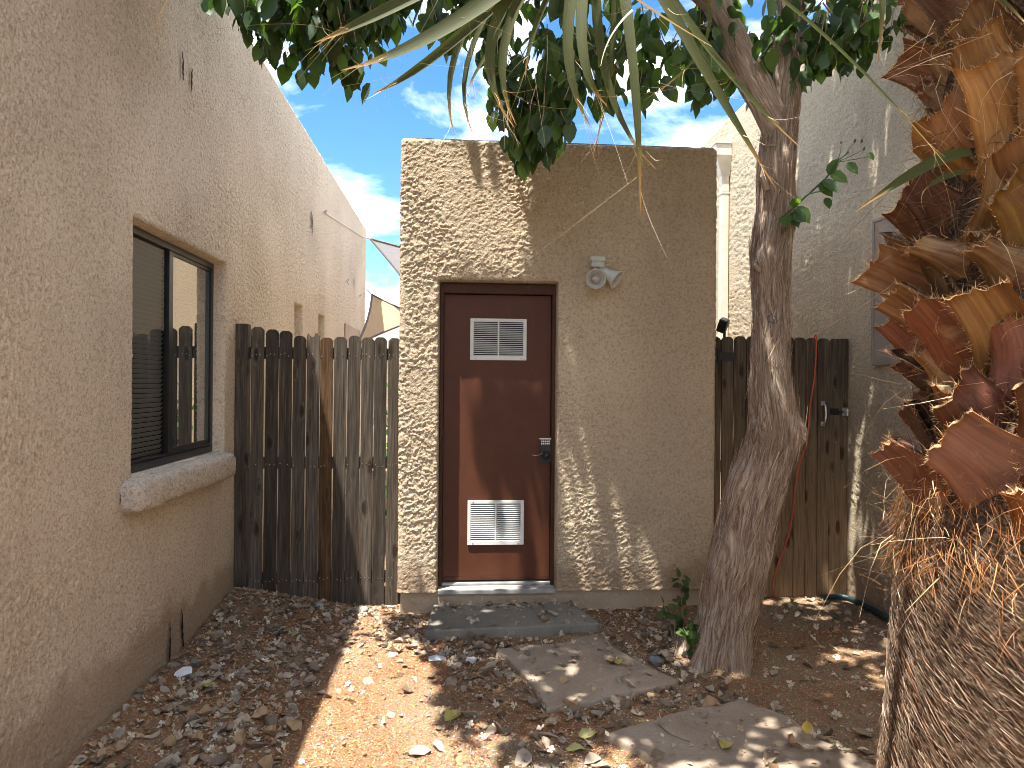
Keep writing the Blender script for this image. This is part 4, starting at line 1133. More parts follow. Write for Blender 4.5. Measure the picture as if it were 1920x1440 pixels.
obj('trunk', V - PC, grid_faces(nu, nv), M['palm_skin'], PT, uv=np.stack([TH / (2 * math.pi) * 6, ZZ], -1).reshape(-1, 2), smooth=True)

def boot_mesh(seed, mat='boot'):
    r_ = np.random.default_rng(seed)
    L_ = r_.uniform(.20, .29); w0 = r_.uniform(.095, .14); w1 = r_.uniform(.04, .085); fl = r_.uniform(.015, .06); curl = r_.uniform(.3, 1.2); thk = r_.uniform(.010, .017)
    ns, nt = 14, 13
    s = np.linspace(0, 1, ns); t = np.linspace(-1, 1, nt); S, Tt = np.meshgrid(s, t, indexing='ij')
    jag = .02 * perlin(t * 3.1 + seed, t * 0 + .5) + r_.uniform(-.02, .02) * t + .006 * perlin(t * 9 + seed, t * 0 + 2.5)
    wid = w0 + (w1 - w0) * sstep(.0, .95, S) + .010 * perlin(S * 3, Tt * 0 + seed * .7)
    skew = r_.uniform(-.04, .04)
    X = Tt * wid + skew * S ** 2
    Zc = L_ * S + jag[None, :] * sstep(.6, 1, S)
    Yc = -.03 + .045 * S + fl * S ** 2.2
    wrap = -(Tt ** 2) * (wid ** 2) / .62                              # hugs the trunk
    roll = curl * np.abs(Tt) ** 3 * .045 * S * r_.choice([1, -1, -1])  # free edges turn
    Y = Yc + wrap + roll + .006 * perlin(X * 18, Zc * 12, seed)
    edge = np.sqrt(np.clip(1 - Tt ** 2, 0, 1))
    Tk = thk * (.35 + .9 * edge) * (.8 + .9 * S)
    Fr = np.stack([X, Y + Tk * .5, Zc], -1).reshape(-1, 3); Bk = np.stack([X, Y - Tk, Zc], -1).reshape(-1, 3)
    N = ns * nt; g = grid_faces(nt, ns); F = g[:, ::-1].tolist() + (g + N).tolist(); nf = len(F)
    for i in range(ns - 1):
        for c in (0, nt - 1): F.append([i * nt + c, (i + 1) * nt + c, N + (i + 1) * nt + c, N + i * nt + c])
    ncut = len(F)
    for j in range(nt - 1): a_ = (ns - 1) * nt + j; F.append([a_, a_ + 1, N + a_ + 1, N + a_])
    uv = np.concatenate([np.stack([Tt, S], -1).reshape(-1, 2)] * 2) * np.array([.12, .3])
    me = mesh('leaf_base', np.vstack([Fr, Bk]), F, uv=uv, smooth=True)
    me.materials.append(M[mat]); me.materials.append(M['boot_cut'])
    mi = np.zeros(len(me.polygons), np.int32); mi[ncut:] = 1; me.polygons.foreach_set('material_index', mi)
    rim = np.concatenate([Fr.reshape(ns, nt, 3)[2:, 0], Fr.reshape(ns, nt, 3)[-1, 1:-1], Fr.reshape(ns, nt, 3)[2:, -1][::-1]])
    return me, rim
boots = [boot_mesh(s) for s in range(1, 17)]; red_boots = [boot_mesh(s, 'boot_red') for s in range(1, 17)]
r_ = np.random.default_rng(77)
phi_cam = math.atan2(-PC[1], -PC[0])
SP_, SD_, SL_, SW_, SB_, SC_ = [], [], [], [], [], []
org = [(.42, .19, .06), (.50, .27, .10), (.30, .12, .04), (.55, .38, .19), (.22, .09, .035)]
pale = [(.62, .50, .32), (.55, .40, .22), (.45, .28, .13)]
def addst(P, D, L_, W_, B_, cols):
    n = len(P); SP_.append(P); SD_.append(D); SL_.append(L_); SW_.append(W_); SB_.append(B_); SC_.append(palette(n, cols, r_, .2))
i = 0
for k in range(205):
    z = 1.09 + k * .0096; phi = k * R(137.508) + r_.normal(0, .06)
    dphi = (phi - phi_cam + math.pi) % (2 * math.pi) - math.pi
    if abs(dphi) > R(118) or z > 3.1: continue
    me, rim = (red_boots if r_.random() < (.75 if z < 1.62 else .15) else boots)[int(r_.integers(0, len(boots)))]
    o = link('leaf_base', me, parent=PT)
    sc = r_.uniform(.9, 1.2) * (1.0 if z > 1.25 else .85)
    tilt = R(min(r_.normal(24, 16), 44)); out = R(r_.normal(6, 7) - (9 if z < 1.5 else 0)); tw_ = R(r_.normal(0, 13))
    a2 = paxis(np.array(z)); rad = float(prad(z)) - .028
    Mx = (Matrix.Translation((a2[0] + rad * math.cos(phi), a2[1] + rad * math.sin(phi), z)) @ Matrix.Rotation(phi - math.pi / 2, 4, 'Z') @ Matrix.Rotation(tilt, 4, 'Y') @ Matrix.Rotation(-out, 4, 'X') @ Matrix.Rotation(tw_, 4, 'Z') @ Matrix.Scale(sc, 4))
    o.matrix_local = Matrix.Translation(-Vector(PC)) @ Mx
    if abs(dphi) < R(112):
        M3 = np.array(Mx)[:3, :3]; tr = np.array(Mx)[:3, 3]
        n = 330; j = r_.integers(0, len(rim), n); fr = r_.random((n, 1)); nxt = np.minimum(j + 1, len(rim) - 1)
        lp = rim[j] * fr + rim[nxt] * (1 - fr); P = lp @ M3.T + tr
        ctr = np.array([0, .02, .12]); od = unit((lp - ctr) * np.array([1, .3, .9])) @ M3.T
        addst(P, od + r_.normal(0, .55, (n, 3)), r_.uniform(.004, .018, n) * (1 + 1.6 * (r_.random(n) < .08)), r_.uniform(.0008, .0022, n), r_.normal(0, .35, (n, 3)), pale + org)
# fibre mats between the bases, coloured dark to deepen the shaded gaps
n = 4500; ph = phi_cam + r_.uniform(-2.0, 2.0, n); z = r_.uniform(1.0, 2.9, n); a2 = paxis(z); rad = prad(z) + r_.uniform(0, .05, n)
P = np.stack([a2[:, 0] + rad * np.cos(ph), a2[:, 1] + rad * np.sin(ph), z], -1); Rn = np.stack([np.cos(ph), np.sin(ph), 0 * ph], -1); Tn = np.stack([-np.sin(ph), np.cos(ph), 0 * ph], -1)
addst(P, Rn * r_.uniform(.1, .8, n)[:, None] + Tn * r_.normal(0, .7, n)[:, None] + np.array([0, 0, 1]) * r_.normal(.1, .7, n)[:, None], r_.uniform(.03, .10, n), r_.uniform(.0008, .0024, n), r_.normal(0, .4, (n, 3)), [(.12, .06, .03), (.20, .12, .07), (.08, .045, .025), (.30, .15, .06), (.16, .085, .04)])
# long stray fibres
n = 260; ph = phi_cam + r_.uniform(-2.0, 1.8, n); z = r_.uniform(1.1, 2.7, n); a2 = paxis(z); rad = prad(z) + .08
P = np.stack([a2[:, 0] + rad * np.cos(ph), a2[:, 1] + rad * np.sin(ph), z], -1); Rn = np.stack([np.cos(ph), np.sin(ph), 0 * ph], -1)
addst(P, Rn * .8 + r_.normal(0, .6, (n, 3)), r_.uniform(.06, .17, n), r_.uniform(.0012, .003, n), r_.normal(0, .5, (n, 3)) + np.array([0, 0, -.5]), pale)
# orange skirt where the bases end
n = 1500; ph = phi_cam + r_.uniform(-2.0, 2.0, n); z = r_.uniform(1.10, 1.36, n); a2 = paxis(z); rad = prad(z) + r_.uniform(.0, .06, n)
P = np.stack([a2[:, 0] + rad * np.cos(ph), a2[:, 1] + rad * np.sin(ph), z], -1); Rn = np.stack([np.cos(ph), np.sin(ph), 0 * ph], -1); Tn = np.stack([-np.sin(ph), np.cos(ph), 0 * ph], -1)
addst(P, Rn * r_.uniform(.0, .6, n)[:, None] + Tn * r_.normal(.35, .5, n)[:, None] + np.array([0, 0, -1.0]) * r_.uniform(.1, 1, n)[:, None], r_.uniform(.03, .09, n), r_.uniform(.001, .003, n), r_.normal(0, .3, (n, 3)) + np.array([0, 0, -.3]), org + [(.36, .15, .05)])
# lower trunk thatch
n = 22000; ph = phi_cam + r_.uniform(-1.9, 1.9, n); z = r_.uniform(.3, 1.22, n) ; a2 = paxis(z); rad = prad(z) + r_.uniform(-.002, .020, n)
P = np.stack([a2[:, 0] + rad * np.cos(ph), a2[:, 1] + rad * np.sin(ph), z], -1); Rn = np.stack([np.cos(ph), np.sin(ph), 0 * ph], -1); Tn = np.stack([-np.sin(ph), np.cos(ph), 0 * ph], -1)
dn = np.clip((ph - phi_cam), -1.4, 1.4)
flat_ = 1.25 + .5 * dn
addst(P, Tn * (flat_ + r_.normal(0, .3, n))[:, None] + np.array([0, 0, -1.0]) * (.85 - .25 * dn + r_.normal(0, .25, n))[:, None] + Rn * r_.uniform(-.05, .22, n)[:, None] + r_.normal(0, .22, (n, 3)), r_.uniform(.010, .042, n), r_.uniform(.0009, .0034, n), -Rn * r_.uniform(0, .5, n)[:, None] + r_.normal(0, .15, (n, 3)),
      [(.13, .085, .052), (.17, .115, .073), (.21, .15, .10), (.085, .05, .033), (.28, .21, .145), (.19, .10, .055), (.15, .11, .078), (.10, .065, .045)])
n = 5500; ph = phi_cam + r_.uniform(-1.9, 1.9, n); z = r_.uniform(.3, 1.2, n); a2 = paxis(z); rad = prad(z) + r_.uniform(.006, .022, n)
P = np.stack([a2[:, 0] + rad * np.cos(ph), a2[:, 1] + rad * np.sin(ph), z], -1); Rn = np.stack([np.cos(ph), np.sin(ph), 0 * ph], -1); Tn = np.stack([-np.sin(ph), np.cos(ph), 0 * ph], -1)
Ll = r_.uniform(.05, .15, n); dn = np.clip((ph - phi_cam), -1.4, 1.4)
addst(P, Tn + np.array([0, 0, -1.0]) * (.75 - .45 * dn + r_.normal(0, .38, n))[:, None], Ll, r_.uniform(.001, .0032, n), -Rn * (Ll * .55 / .36)[:, None] + r_.normal(0, .05, (n, 3)), [(.15, .10, .065), (.22, .16, .11), (.10, .062, .04), (.30, .23, .165), (.20, .10, .055)])
V, F, c = strands(np.vstack(SP_), np.vstack(SD_), np.concatenate(SL_), np.concatenate(SW_), np.vstack(SB_), np.vstack(SC_), 3, 9)
obj('fibres', V - PC, F, M['fibre'], PT, col=c, kind='stuff')

# fronds
def blade(root, mid, tip, w, ns=12, fold=.35, tail=True, up=(0, -1, .3)):
    a, m_, e = map(np.array, (root, mid, tip)); c = 2 * m_ - .5 * (a + e)
    s = np.linspace(0, 1, ns)[:, None]; C = a * (1 - s) ** 2 + 2 * c * s * (1 - s) + e * s ** 2
    T = unit(np.gradient(C, axis=0)); U = unit(np.cross(T, np.array(up)[None])); N_ = np.cross(U, T)
    wd = w * np.interp(s[:, 0], [0, .12, .35, .7, .93, 1], [.35, .75, 1, .72, .16, .02])[:, None] * .5
    V = np.concatenate([C - U * wd + N_ * wd * fold, C - N_ * wd * .15, C + U * wd + N_ * wd * fold]); n_ = ns
    F = [[i, i + 1, n_ + i + 1, n_ + i] for i in range(n_ - 1)] + [[n_ + i, n_ + i + 1, 2 * n_ + i + 1, 2 * n_ + i] for i in range(n_ - 1)]
    uv = np.concatenate([np.column_stack([np.full(n_, q_), s[:, 0]]) for q_ in (0, .5, 1)])
    return V, F, uv, C
FRB = [
((.211, 1.32, 2.472), (-.067, 1.32, 2.326), (-.27, 1.32, 2.221), .0576), ((.214, 1.28, 2.437), (.012, 1.28, 2.267), (-.215, 1.28, 2.155), .0616), ((.238, 1.36, 2.469), (-.008, 1.36, 2.262), (-.171, 1.36, 2.148), .0368),
((.205, 1.42, 2.548), (.013, 1.42, 2.324), (-.012, 1.42, 2.086), .030), ((.206, 1.43, 2.554), (.033, 1.43, 2.308), (.027, 1.43, 2.091), .028), ((.262, 1.5, 2.592), (.076, 1.5, 2.334), (.012, 1.5, 2.216), .0203),
((.207, 1.3, 2.479), (.061, 1.3, 2.265), (.097, 1.3, 2.07), .043), ((.224, 1.34, 2.506), (.091, 1.34, 2.287), (.103, 1.34, 2.09), .038), ((.237, 1.3, 2.48), (.194, 1.3, 2.251), (.24, 1.3, 2.075), .040),
((.238, 1.25, 2.447), (.211, 1.25, 2.227), (.26, 1.25, 2.096), .038), ((.259, 1.36, 2.522), (.271, 1.36, 2.222), (.378, 1.36, 2.021), .0389), ((.241, 1.22, 2.437), (.29, 1.22, 2.216), (.313, 1.22, 1.889), .036),
((.273, 1.28, 2.469), (.409, 1.28, 2.241), (.587, 1.28, 1.961), .0423), ((.291, 1.34, 2.51), (.465, 1.34, 2.262), (.669, 1.34, 2.058), .0322), ((.309, 1.4, 2.556), (.663, 1.4, 2.376), (1.026, 1.4, 2.033), .0211),
((.298, 1.4, 2.551), (.3, 1.4, 2.305), (.259, 1.4, 2.048), .0211), ((.366, 1.5, 2.621), (.532, 1.5, 2.411), (.387, 1.5, 2.21), .018), ((.298, 1.45, 2.595), (.166, 1.45, 2.379), (.129, 1.45, 2.224), .024)]
hub = np.array((.267, 1.36, 2.56))
pt = MB().tube(catmull([(1.50, 1.80, 2.98), (1.15, 1.66, 2.93), (.70, 1.50, 2.78), tuple(hub)], 24), [.03] * 6 + [.022] * 10 + [.016] * 8, 8)
frond = obj('frond', rel(PT, pt.v), pt.f, plain('green_petiole', (.14, .17, .06), .5), PT)
tails = []
r_ = np.random.default_rng(99)
for (a, m_, e, w) in FRB:
    a = hub + (np.array(a) - hub) * .35
    for q_ in ([0] if w < .05 else [0, 1]):
        e2 = np.array(e) + (np.array([.012, .004, .006]) if q_ else 0); m2 = np.array(m_) + (np.array([.006, .012, .006]) if q_ else 0)
        V, F, uv, C = blade(a, m2, e2, w * (.58 if not q_ else .38), up=(r_.normal(0, .25), -1, .3 + r_.normal(0, .25)), fold=r_.uniform(.15, .5))
        obj('blade', V - PC, F, M['blade'], frond, uv=uv, smooth=True)
        tails.append((C[-2], C[-1] - C[-3])); tails.append((C[-3], C[-1] - C[-3] + r_.normal(0, .01, 3)))
V = [((1.0, 1.75, 2.9), (.975, 1.6, 2.62), (.972, 1.6, 2.352), .024), ((.709, 1.45, 2.60), (1.041, 1.45, 2.5), (1.23, 1.45, 2.371), .0283), ((1.33, 1.76, 2.212), (1.202, 1.75, 2.174), (1.01, 1.75, 2.05), .034), ((1.33, 1.76, 2.17), (1.239, 1.75, 2.14), (1.188, 1.75, 2.104), .0152)]
for (a, m_, e, w) in V:
    Vv, F, uv, C = blade(a, m_, e, w); obj('blade', Vv - PC, F, M['blade'], frond, uv=uv, smooth=True); tails.append((C[-2], C[-1] - C[-3]))
# threads hanging from the blades
P = []; D = []; Ln = []; Wd = []; Bd = []
for (p, d) in tails:
    for k in range(3): P.append(p); D.append(unit(np.array(d)[None])[0] + r_.normal(0, .25, 3)); Ln.append(r_.uniform(.02, .07)); Wd.append(r_.uniform(.0006, .0013)); Bd.append(r_.normal(0, .5, 3) + np.array([0, 0, -.3]))
for k in range(60):
    a, m_, e, w = FRB[int(r_.integers(0, len(FRB)))]; s = r_.uniform(.2, .9); p = np.array(a) * (1 - s) ** 2 + 2 * np.array(m_) * s * (1 - s) + np.array(e) * s * s
    p = np.array(m_) + (np.array(e) - np.array(m_)) * r_.uniform(-.4, .9)
    P.append(p); D.append(r_.normal(0, .7, 3) * np.array([1, .4, 1]) + np.array([0, 0, -.5])); Ln.append(r_.uniform(.05, .15)); Wd.append(r_.uniform(.0005, .0009)); Bd.append(r_.normal(0, 1.2, 3) * np.array([1, .3, 1]))
for (p, d, l_) in (((-.425, 1.1, 2.2), (-.6, 0, -.8), .14), ((.23, .95, 2.11), (-.75, 0, -.7), .10), ((.235, .97, 2.14), (.75, 0, -.5), .10)):
    P.append(p); D.append(d); Ln.append(l_); Wd.append(.0035); Bd.append((.3, 0, -.1))
V, F, c = strands(np.array(P), np.array(D), np.array(Ln), np.array(Wd), np.array(Bd), palette(len(P), [(.55, .45, .26), (.62, .52, .33), (.40, .30, .15)], r_), 9, 13)
obj('threads', V - PC, F, M['fibre'], frond, col=c, kind='stuff')
# crown of fronds above the picture
top = np.array([1.72, 1.94, 3.35])
for k in range(15):
    az = k * R(137.5) + .4; el = r_.uniform(.15, .9)
    if math.sin(az) > .25: el = r_.uniform(.75, 1.1)
    d = np.array([math.cos(az) * math.cos(el), math.sin(az) * math.cos(el), math.sin(el)]); hb = top + d * r_.uniform(.6, .95)
    pm_ = MB().tube(catmull([tuple(top - d * .1), tuple(top + d * .4 + np.array([0, 0, .06])), tuple(hb)], 12), [.028] * 6 + [.018] * 6, 6)
    fo = obj('frond', rel(PT, pm_.v), pm_.f, M['blade'], PT)
    side = unit(np.cross(d, [0, 0, 1.0])[None])[0]; nn = np.cross(side, d); VV, FF, UV = [], [], []; base = 0
    for j in range(30):
        t = (j - 14.5) / 14.5 * 2.1; dd = d * math.cos(t) + side * math.sin(t); ln = r_.uniform(.5, .72); e = hb + dd * ln + np.array([0, 0, -.12 * abs(math.sin(t)) - .05]); m_ = hb + dd * ln * .55 + nn * .04
        Vv, F, uv, C = blade(hb, m_, e, .045, 7, up=tuple(nn)); VV.append(Vv); FF += [[q_ + base for q_ in f] for f in F]; UV.append(uv); base += len(Vv)
    obj('blades', np.vstack(VV) - PC, FF, M['blade'], fo, uv=np.vstack(UV), smooth=True, kind='stuff')

# ------------------------------------------------------------------ sprouts
def sprout(x, y, n, hgt, spread, label, seed):
    q_ = np.random.default_rng(seed); z = gz(x, y); T = thing('sprout', (x, y, z), label, 'plant'); st = MB(); k = 0
    for i in range(n):
        az = q_.uniform(0, 6.28); e = np.array([math.cos(az) * spread * q_.uniform(.2, 1), math.sin(az) * spread * q_.uniform(.2, 1), hgt * q_.uniform(.55, 1)])
        st.tube([(0, 0, -.02), tuple(e * np.array([.4, .4, .6])), tuple(e)], [.004, .003, .0015], 5)
        for j in range(6):
            s = q_.uniform(.3, 1.0); p = e * s; d = q_.normal(0, .8, 3) + np.array([0, -.3, .1]); Mx = leaf_frames(p[None], d[None], np.array([[0, -.5, 1.0]]) + q_.normal(0, .3, (1, 3)), np.array([q_.uniform(.045, .075)]))[0]
            o = link('leaf', leaf_me[int(q_.choice([3, 3, 5]))], parent=T); m4 = Matrix.Identity(4)
            for a in range(3):
                for b2 in range(3): m4[a][b2] = Mx[a, b2]
                m4[a][3] = p[a]
            o.matrix_local = m4
    st.build('stem', M['bark'], T)
sprout(1.36, 3.98, 7, .20, .09, 'bushy green sprout at the foot of the shaggy tree', 3)
sprout(1.33, 4.30, 4, .30, .10, 'thin green sprout between the shaggy tree and the shed wall', 4)
sprout(1.52, 4.72, 3, .42, .06, 'small green seedling against the shed wall behind the tree', 6)
T = thing('shrub', (-.55, 7.2, 0), 'green shrub glimpsed through the gaps of the grey fence', 'shrub')
n = 700; P = r_.normal(0, 1, (n, 3)) * np.array([.09, .16, .30]) + np.array([0, 0, .80]); Mx = leaf_frames(P, r_.normal(0, 1, (n, 3)), r_.normal(0, 1, (n, 3)) + np.array([0, 0, 1]), r_.uniform(.06, .11, n))
V, F = bake(P, Mx); obj('foliage', V, F, M['leaf'], T, col=np.repeat(palette(n, [(.05, .12, .03), (.07, .16, .04)], r_), len(LEAFV), 0), kind='stuff')
MB().tube([(0, 0, -.05), (.02, 0, .6), (0, .03, 1.3)], [.02, .015, .006], 6).build('stem', M['bark'], T)

# ------------------------------------------------------------------ litter on the ground
r_ = np.random.default_rng(404)
def litter_density(x, y):
    if x < XL + .03 or x > 2.9 or y > 5.2 or y < 2.5: return 0
    if y > 4.98 and X0 < x < X1: return 0
    s = surf(x, y)[1]
    if s == 'step': return .10 if y < 4.85 else .5
    if s == 'flag': return .09
    d = .0
    if x < -.55: d = 1.0 * float(sstep(-.45, -.8, x + .1 * math.sin(y * 6))) + .12
    elif x < .25: d = .22 + .75 * float(sstep(3.5, 4.1, y + .6 * x)) * (1 if x > -.45 else .5)
    elif x < 1.45: d = .75 if y > 3.35 else .35
    else: d = .16
    if x > 1.7: d = .10
    if -.75 < x < -.05 and y < 4.2: d = min(d, .10)
    return d * (.35 + .9 * max(0., .5 + float(perlin(x * 4, y * 4, 3.3))))
def scatter(n, dens=litter_density):
    out = []
    while len(out) < n:
        x, y = r_.uniform(-1.6, 2.9), r_.uniform(2.75, 5.2)
        if r_.random() < dens(x, y): out.append((x, y))
    return out
def dry_leaf(seed, col, curl):
    q_ = np.random.default_rng(seed); V = LEAFV.copy(); V[:, 1] -= .5
    V[:, 2] = curl * (V[:, 0] ** 2 * 2.2 + (V[:, 1]) ** 2 * .7 * q_.uniform(-.6, 1)) + q_.normal(0, .035, len(V)); V[:, 0] *= q_.uniform(.8, 1.25); V[:, 0] += .12 * V[:, 1] ** 2 * q_.normal()
    V[:, 2] -= V[:, 2].min()
    me = mesh('dry_leaf', V, LEAFF, col=np.tile(np.array(col), (len(V), 1)) * (1 + q_.normal(0, .12, (len(V), 1)))); me.materials.append(M['litter']); return me, V
GREY = [(.27, .225, .17), (.36, .30, .225), (.19, .145, .105), (.42, .345, .25), (.22, .165, .12), (.31, .27, .215), (.35, .235, .135), (.17, .12, .08)]
dl = [dry_leaf(s, GREY[s % 8], [.5, .9, 1.4, -.4][s % 4]) for s in range(16)]
yl = [dry_leaf(60 + s, c, .5) for s, c in enumerate([(.42, .36, .10), (.38, .36, .14), (.50, .36, .08)])]
def blossom(seed, col):
    q_ = np.random.default_rng(seed); V = [(0, 0, 0.0)]; F = []; cup = q_.uniform(.1, .7)
    for k in range(5):
        t = k * 2 * math.pi / 5 + q_.normal(0, .18); L_ = q_.uniform(.35, .55); w = q_.uniform(.42, .56); b_ = len(V); dz = cup * q_.uniform(.4, 1.3)
        rad = lambda r, a, z: (r * math.cos(t + a), r * math.sin(t + a), z + q_.normal(0, .02))
        V += [rad(L_ * .45, -w * 1.1, dz * .18), rad(L_ * .45, w * 1.1, dz * .18), rad(L_ * .85, -w * .9, dz * .34), rad(L_ * .85, w * .9, dz * .30), rad(L_ * 1.0, 0, dz * .22)]
        F += [[0, b_, b_ + 1], [b_, b_ + 2, b_ + 4], [b_, b_ + 4, b_ + 1], [b_ + 1, b_ + 4, b_ + 3]]
    V = np.array(V); V = V @ np.array(Euler((q_.normal(0, .5), q_.normal(0, .5), 0)).to_matrix()).T; V[:, 2] -= V[:, 2].min()
    me = mesh('fallen_blossom', V, F, col=np.tile(np.array(col), (len(V), 1)) * (1 + q_.normal(0, .06, (len(V), 1)))); me.materials.append(M['petal']); return me, V, F
WH = [(.62, .55, .43), (.54, .45, .33), (.46, .35, .235), (.66, .61, .50), (.38, .27, .175)]
bl = [blossom(s, WH[s % 5]) for s in range(15)]
def place(name, me, x, y, size, label, cat, group, tilt=.22):
    z, s = surf(x, y); o = link(name, me, label=label, cat=cat, group=group)
    o.location = (x, y, z + .004); o.rotation_euler = (r_.normal(0, tilt), r_.normal(0, tilt), r_.uniform(0, 6.28)); o.scale = (size,) * 3
    return o
def leaf_label(x, y):
    s = surf(x, y)[1]
    if s == 'step': return 'grey dry leaf lying on the concrete step', 'dry leaves on the step'
    if s == 'flag': return 'grey dry leaf lying on a brownish flagstone', 'dry leaves on the flagstones'
    if y > 4.7 and x < -.3: return 'grey dry leaf at the foot of the grey picket fence', 'dry leaves below the fence'
    if x < -1.25: return 'grey dry leaf lying close against the pinkish house wall', 'dry leaves against the pinkish wall'
    if x < -.45: return 'grey dry leaf in the litter beside the sunlit strip', 'dry leaves beside the sunlit strip'
    if x < 1.3: return 'grey dry leaf in the litter around the step and flagstones', 'dry leaves around the paving'
    return 'grey dry leaf on the bare ground between tree, gate and palm', 'dry leaves on the bare ground'
def bl_label(x, y):
    s = surf(x, y)[1]
    if s == 'step': return 'withered white blossom lying on the concrete step', 'blossoms on the step'
    if s == 'flag': return 'withered white blossom lying on a brownish flagstone', 'blossoms on the flagstones'
    if y > 4.7 and x < -.3: return 'withered white blossom at the foot of the grey picket fence', 'blossoms below the fence'
    if x < -1.25: return 'withered white blossom close against the pinkish house wall', 'blossoms against the pinkish wall'
    if x < -.45: return 'withered white blossom in the litter beside the sunlit strip', 'blossoms beside the sunlit strip'
    if x < 1.3: return 'withered white blossom in the litter around the step and flagstones', 'blossoms around the paving'
    return 'white blossom on the bare ground between tree, gate and palm', 'blossoms on the bare ground'
pts = sorted(scatter(1150), key=lambda p: p[1])
for (x, y) in pts[:300]:
    a, g = leaf_label(x, y); vi = int(r_.integers(0, 16)); tone = ('greyish', 'pale tan', 'dark brown', 'pale tan', 'dark brown', 'greyish', 'rusty brown', 'dark brown')[vi % 8]; place('dry_leaf', dl[vi][0], x, y, r_.uniform(.04, .075) if r_.random() < .7 else r_.uniform(.075, .11), a.replace('grey dry', tone + ' dry', 1), 'leaf', g.replace('dry leaves', tone + ' dry leaves'), .3)
def bake_many(pts, variants, smin, smax, cols, jit=.2):
    VV, FF, CC = [], [], []; base = 0
    for (x, y) in pts:
        it = variants[int(r_.integers(0, len(variants)))]; V = it[1]; F = it[2] if len(it) > 2 else LEAFT.tolist()
        Mx = np.array(Euler((r_.normal(0, .35), r_.normal(0, .35), r_.uniform(0, 6.28))).to_matrix()) * r_.uniform(smin, smax)
        VV.append(V @ Mx.T + np.array([x, y, surf(x, y)[0] + .004])); FF += [[i_ + base for i_ in f] for f in F]; base += len(V)
        CC.append(np.tile(palette(1, cols, r_, jit), (len(V), 1)))
    return np.vstack(VV), FF, np.vstack(CC)
V, F, c = bake_many(pts[300:], dl, .04, .075, GREY)
obj('leaf_litter', V, F, M['litter'], col=c, kind='stuff', label='grey dry leaves littered thickly before the fence and step', cat='leaf litter')
def bd(x, y):
    d = litter_density(x, y)
    if x > 1.5 and d > 0: d = .22
    return min(1, d * 1.0 + (.02 if d > 0 else 0))
pts = sorted(scatter(1000, bd), key=lambda p: p[1])
near_right = [p for p in pts if p[0] > 1.45]; rest = [p for p in pts if p[0] <= 1.45]
chosen = near_right[:70] + rest[:225]
for (x, y) in chosen:
    a, g = bl_label(x, y); it = bl[int(r_.choice([0, 1, 3, 5, 6, 8, 10, 11, 13]))] if x > 1.3 else bl[int(r_.integers(0, 15))]
    place('fallen_blossom', it[0], x, y, r_.uniform(.036, .060) if x > 1.3 else r_.uniform(.030, .05), a, 'blossom', g, .3)
V, F, c = bake_many(near_right[70:] + rest[225:], bl, .03, .05, WH, .12)
V2, F2, c2 = bake_many(scatter(2600, lambda x, y: min(1, litter_density(x, y) * 1.3 + (.05 if litter_density(x, y) > 0 else 0))), [(None, d_[1]) for d_ in dl], .012, .030, WH[1:3] + [(.42, .31, .21), (.50, .42, .33), (.34, .22, .13)], .2)
F = F + [[i_ + len(V) for i_ in f] for f in F2]; V = np.vstack([V, V2]); c = np.vstack([c, c2])
obj('blossom_litter', V, F, M['petal'], col=c, kind='stuff', label='withered pale blossoms strewn among the dry leaves', cat='blossoms')
for (x, y, s, lab) in ((-1.30, 3.80, .10, 'yellow green leaf lying beside the white paper scrap'), (-1.02, 4.55, .075, 'yellow green leaf in the litter below the grey fence'), (.60, 3.20, .11, 'broad yellowish leaf on the gravel between the two flagstones'), (-.02, 3.42, .11, 'dull yellow leaf on the gravel left of the flagstone'),
                       (1.16, 3.0, .085, 'pale yellow leaf lying flat on the large flagstone'), (.90, 3.95, .085, 'yellow leaf on the smaller flagstone beside a twig'), (1.22, 4.10, .08, 'bright yellow leaf beside the bushy sprout'), (.52, 3.08, .09, 'curled yellow leaf beside the corner of the large flagstone'), (1.60, 3.14, .09, 'yellow leaf on the gravel beside the large flagstone edge')):
    place('yellow_leaf', yl[int(r_.integers(0, 3))][0], x, y, s, lab, 'leaf', None, .1)
# mulch and gravel chips
n = 95000; x = r_.uniform(XL + .015, 2.92, n); y = 2.7 + 2.55 * r_.random(n) ** 1.15
ok = ~((y > 4.985) & (x > X0 - .01) & (x < X1 + .01))
redm = sstep(-.1, .25, perlin(x * 2.3, y * 2.3, 8.8) + .35 * (x < -.2) + .12 - .45 * (x > 1.3))
x, y, redm = x[ok], y[ok], redm[ok]; n = len(x)
z = ground_h(x, y) + .012 * perlin(x * 2.2, y * 2.2, .3) + .006 * perlin(x * 9, y * 9, 4.1) + .0035 * perlin(x * 31, y * 31, 7.7)
isred = r_.random(n) < (.10 + .62 * redm)
sz = np.where(isred, r_.uniform(.005, .012, n), r_.uniform(.003, .0075, n))
col = np.where(isred[:, None], palette(n, [(.27, .112, .043), (.34, .152, .062), (.19, .078, .034), (.32, .18, .10), (.45, .30, .18)], r_), palette(n, [(.26, .185, .12), (.38, .29, .20), (.17, .12, .08), (.50, .39, .28), (.31, .20, .12)], r_))
ang = r_.uniform(0, 6.28, n); tx = np.stack([np.cos(ang), np.sin(ang), r_.normal(0, .35, n)], -1); ty = np.stack([-np.sin(ang), np.cos(ang), r_.normal(0, .35, n)], -1); asp = r_.uniform(.35, .9, n)
cen = np.stack([x, y, z + .0015 + sz * .18], -1)
hx = tx * (sz * .5)[:, None]; hy = ty * (sz * .5 * asp)[:, None]; bulge = np.zeros((n, 3)); bulge[:, 2] = sz * .22
V = np.stack([cen - hx - hy, cen + hx - hy * .6, cen + hx * .8 + hy, cen - hx * .9 + hy, cen + bulge], 1).reshape(-1, 3)
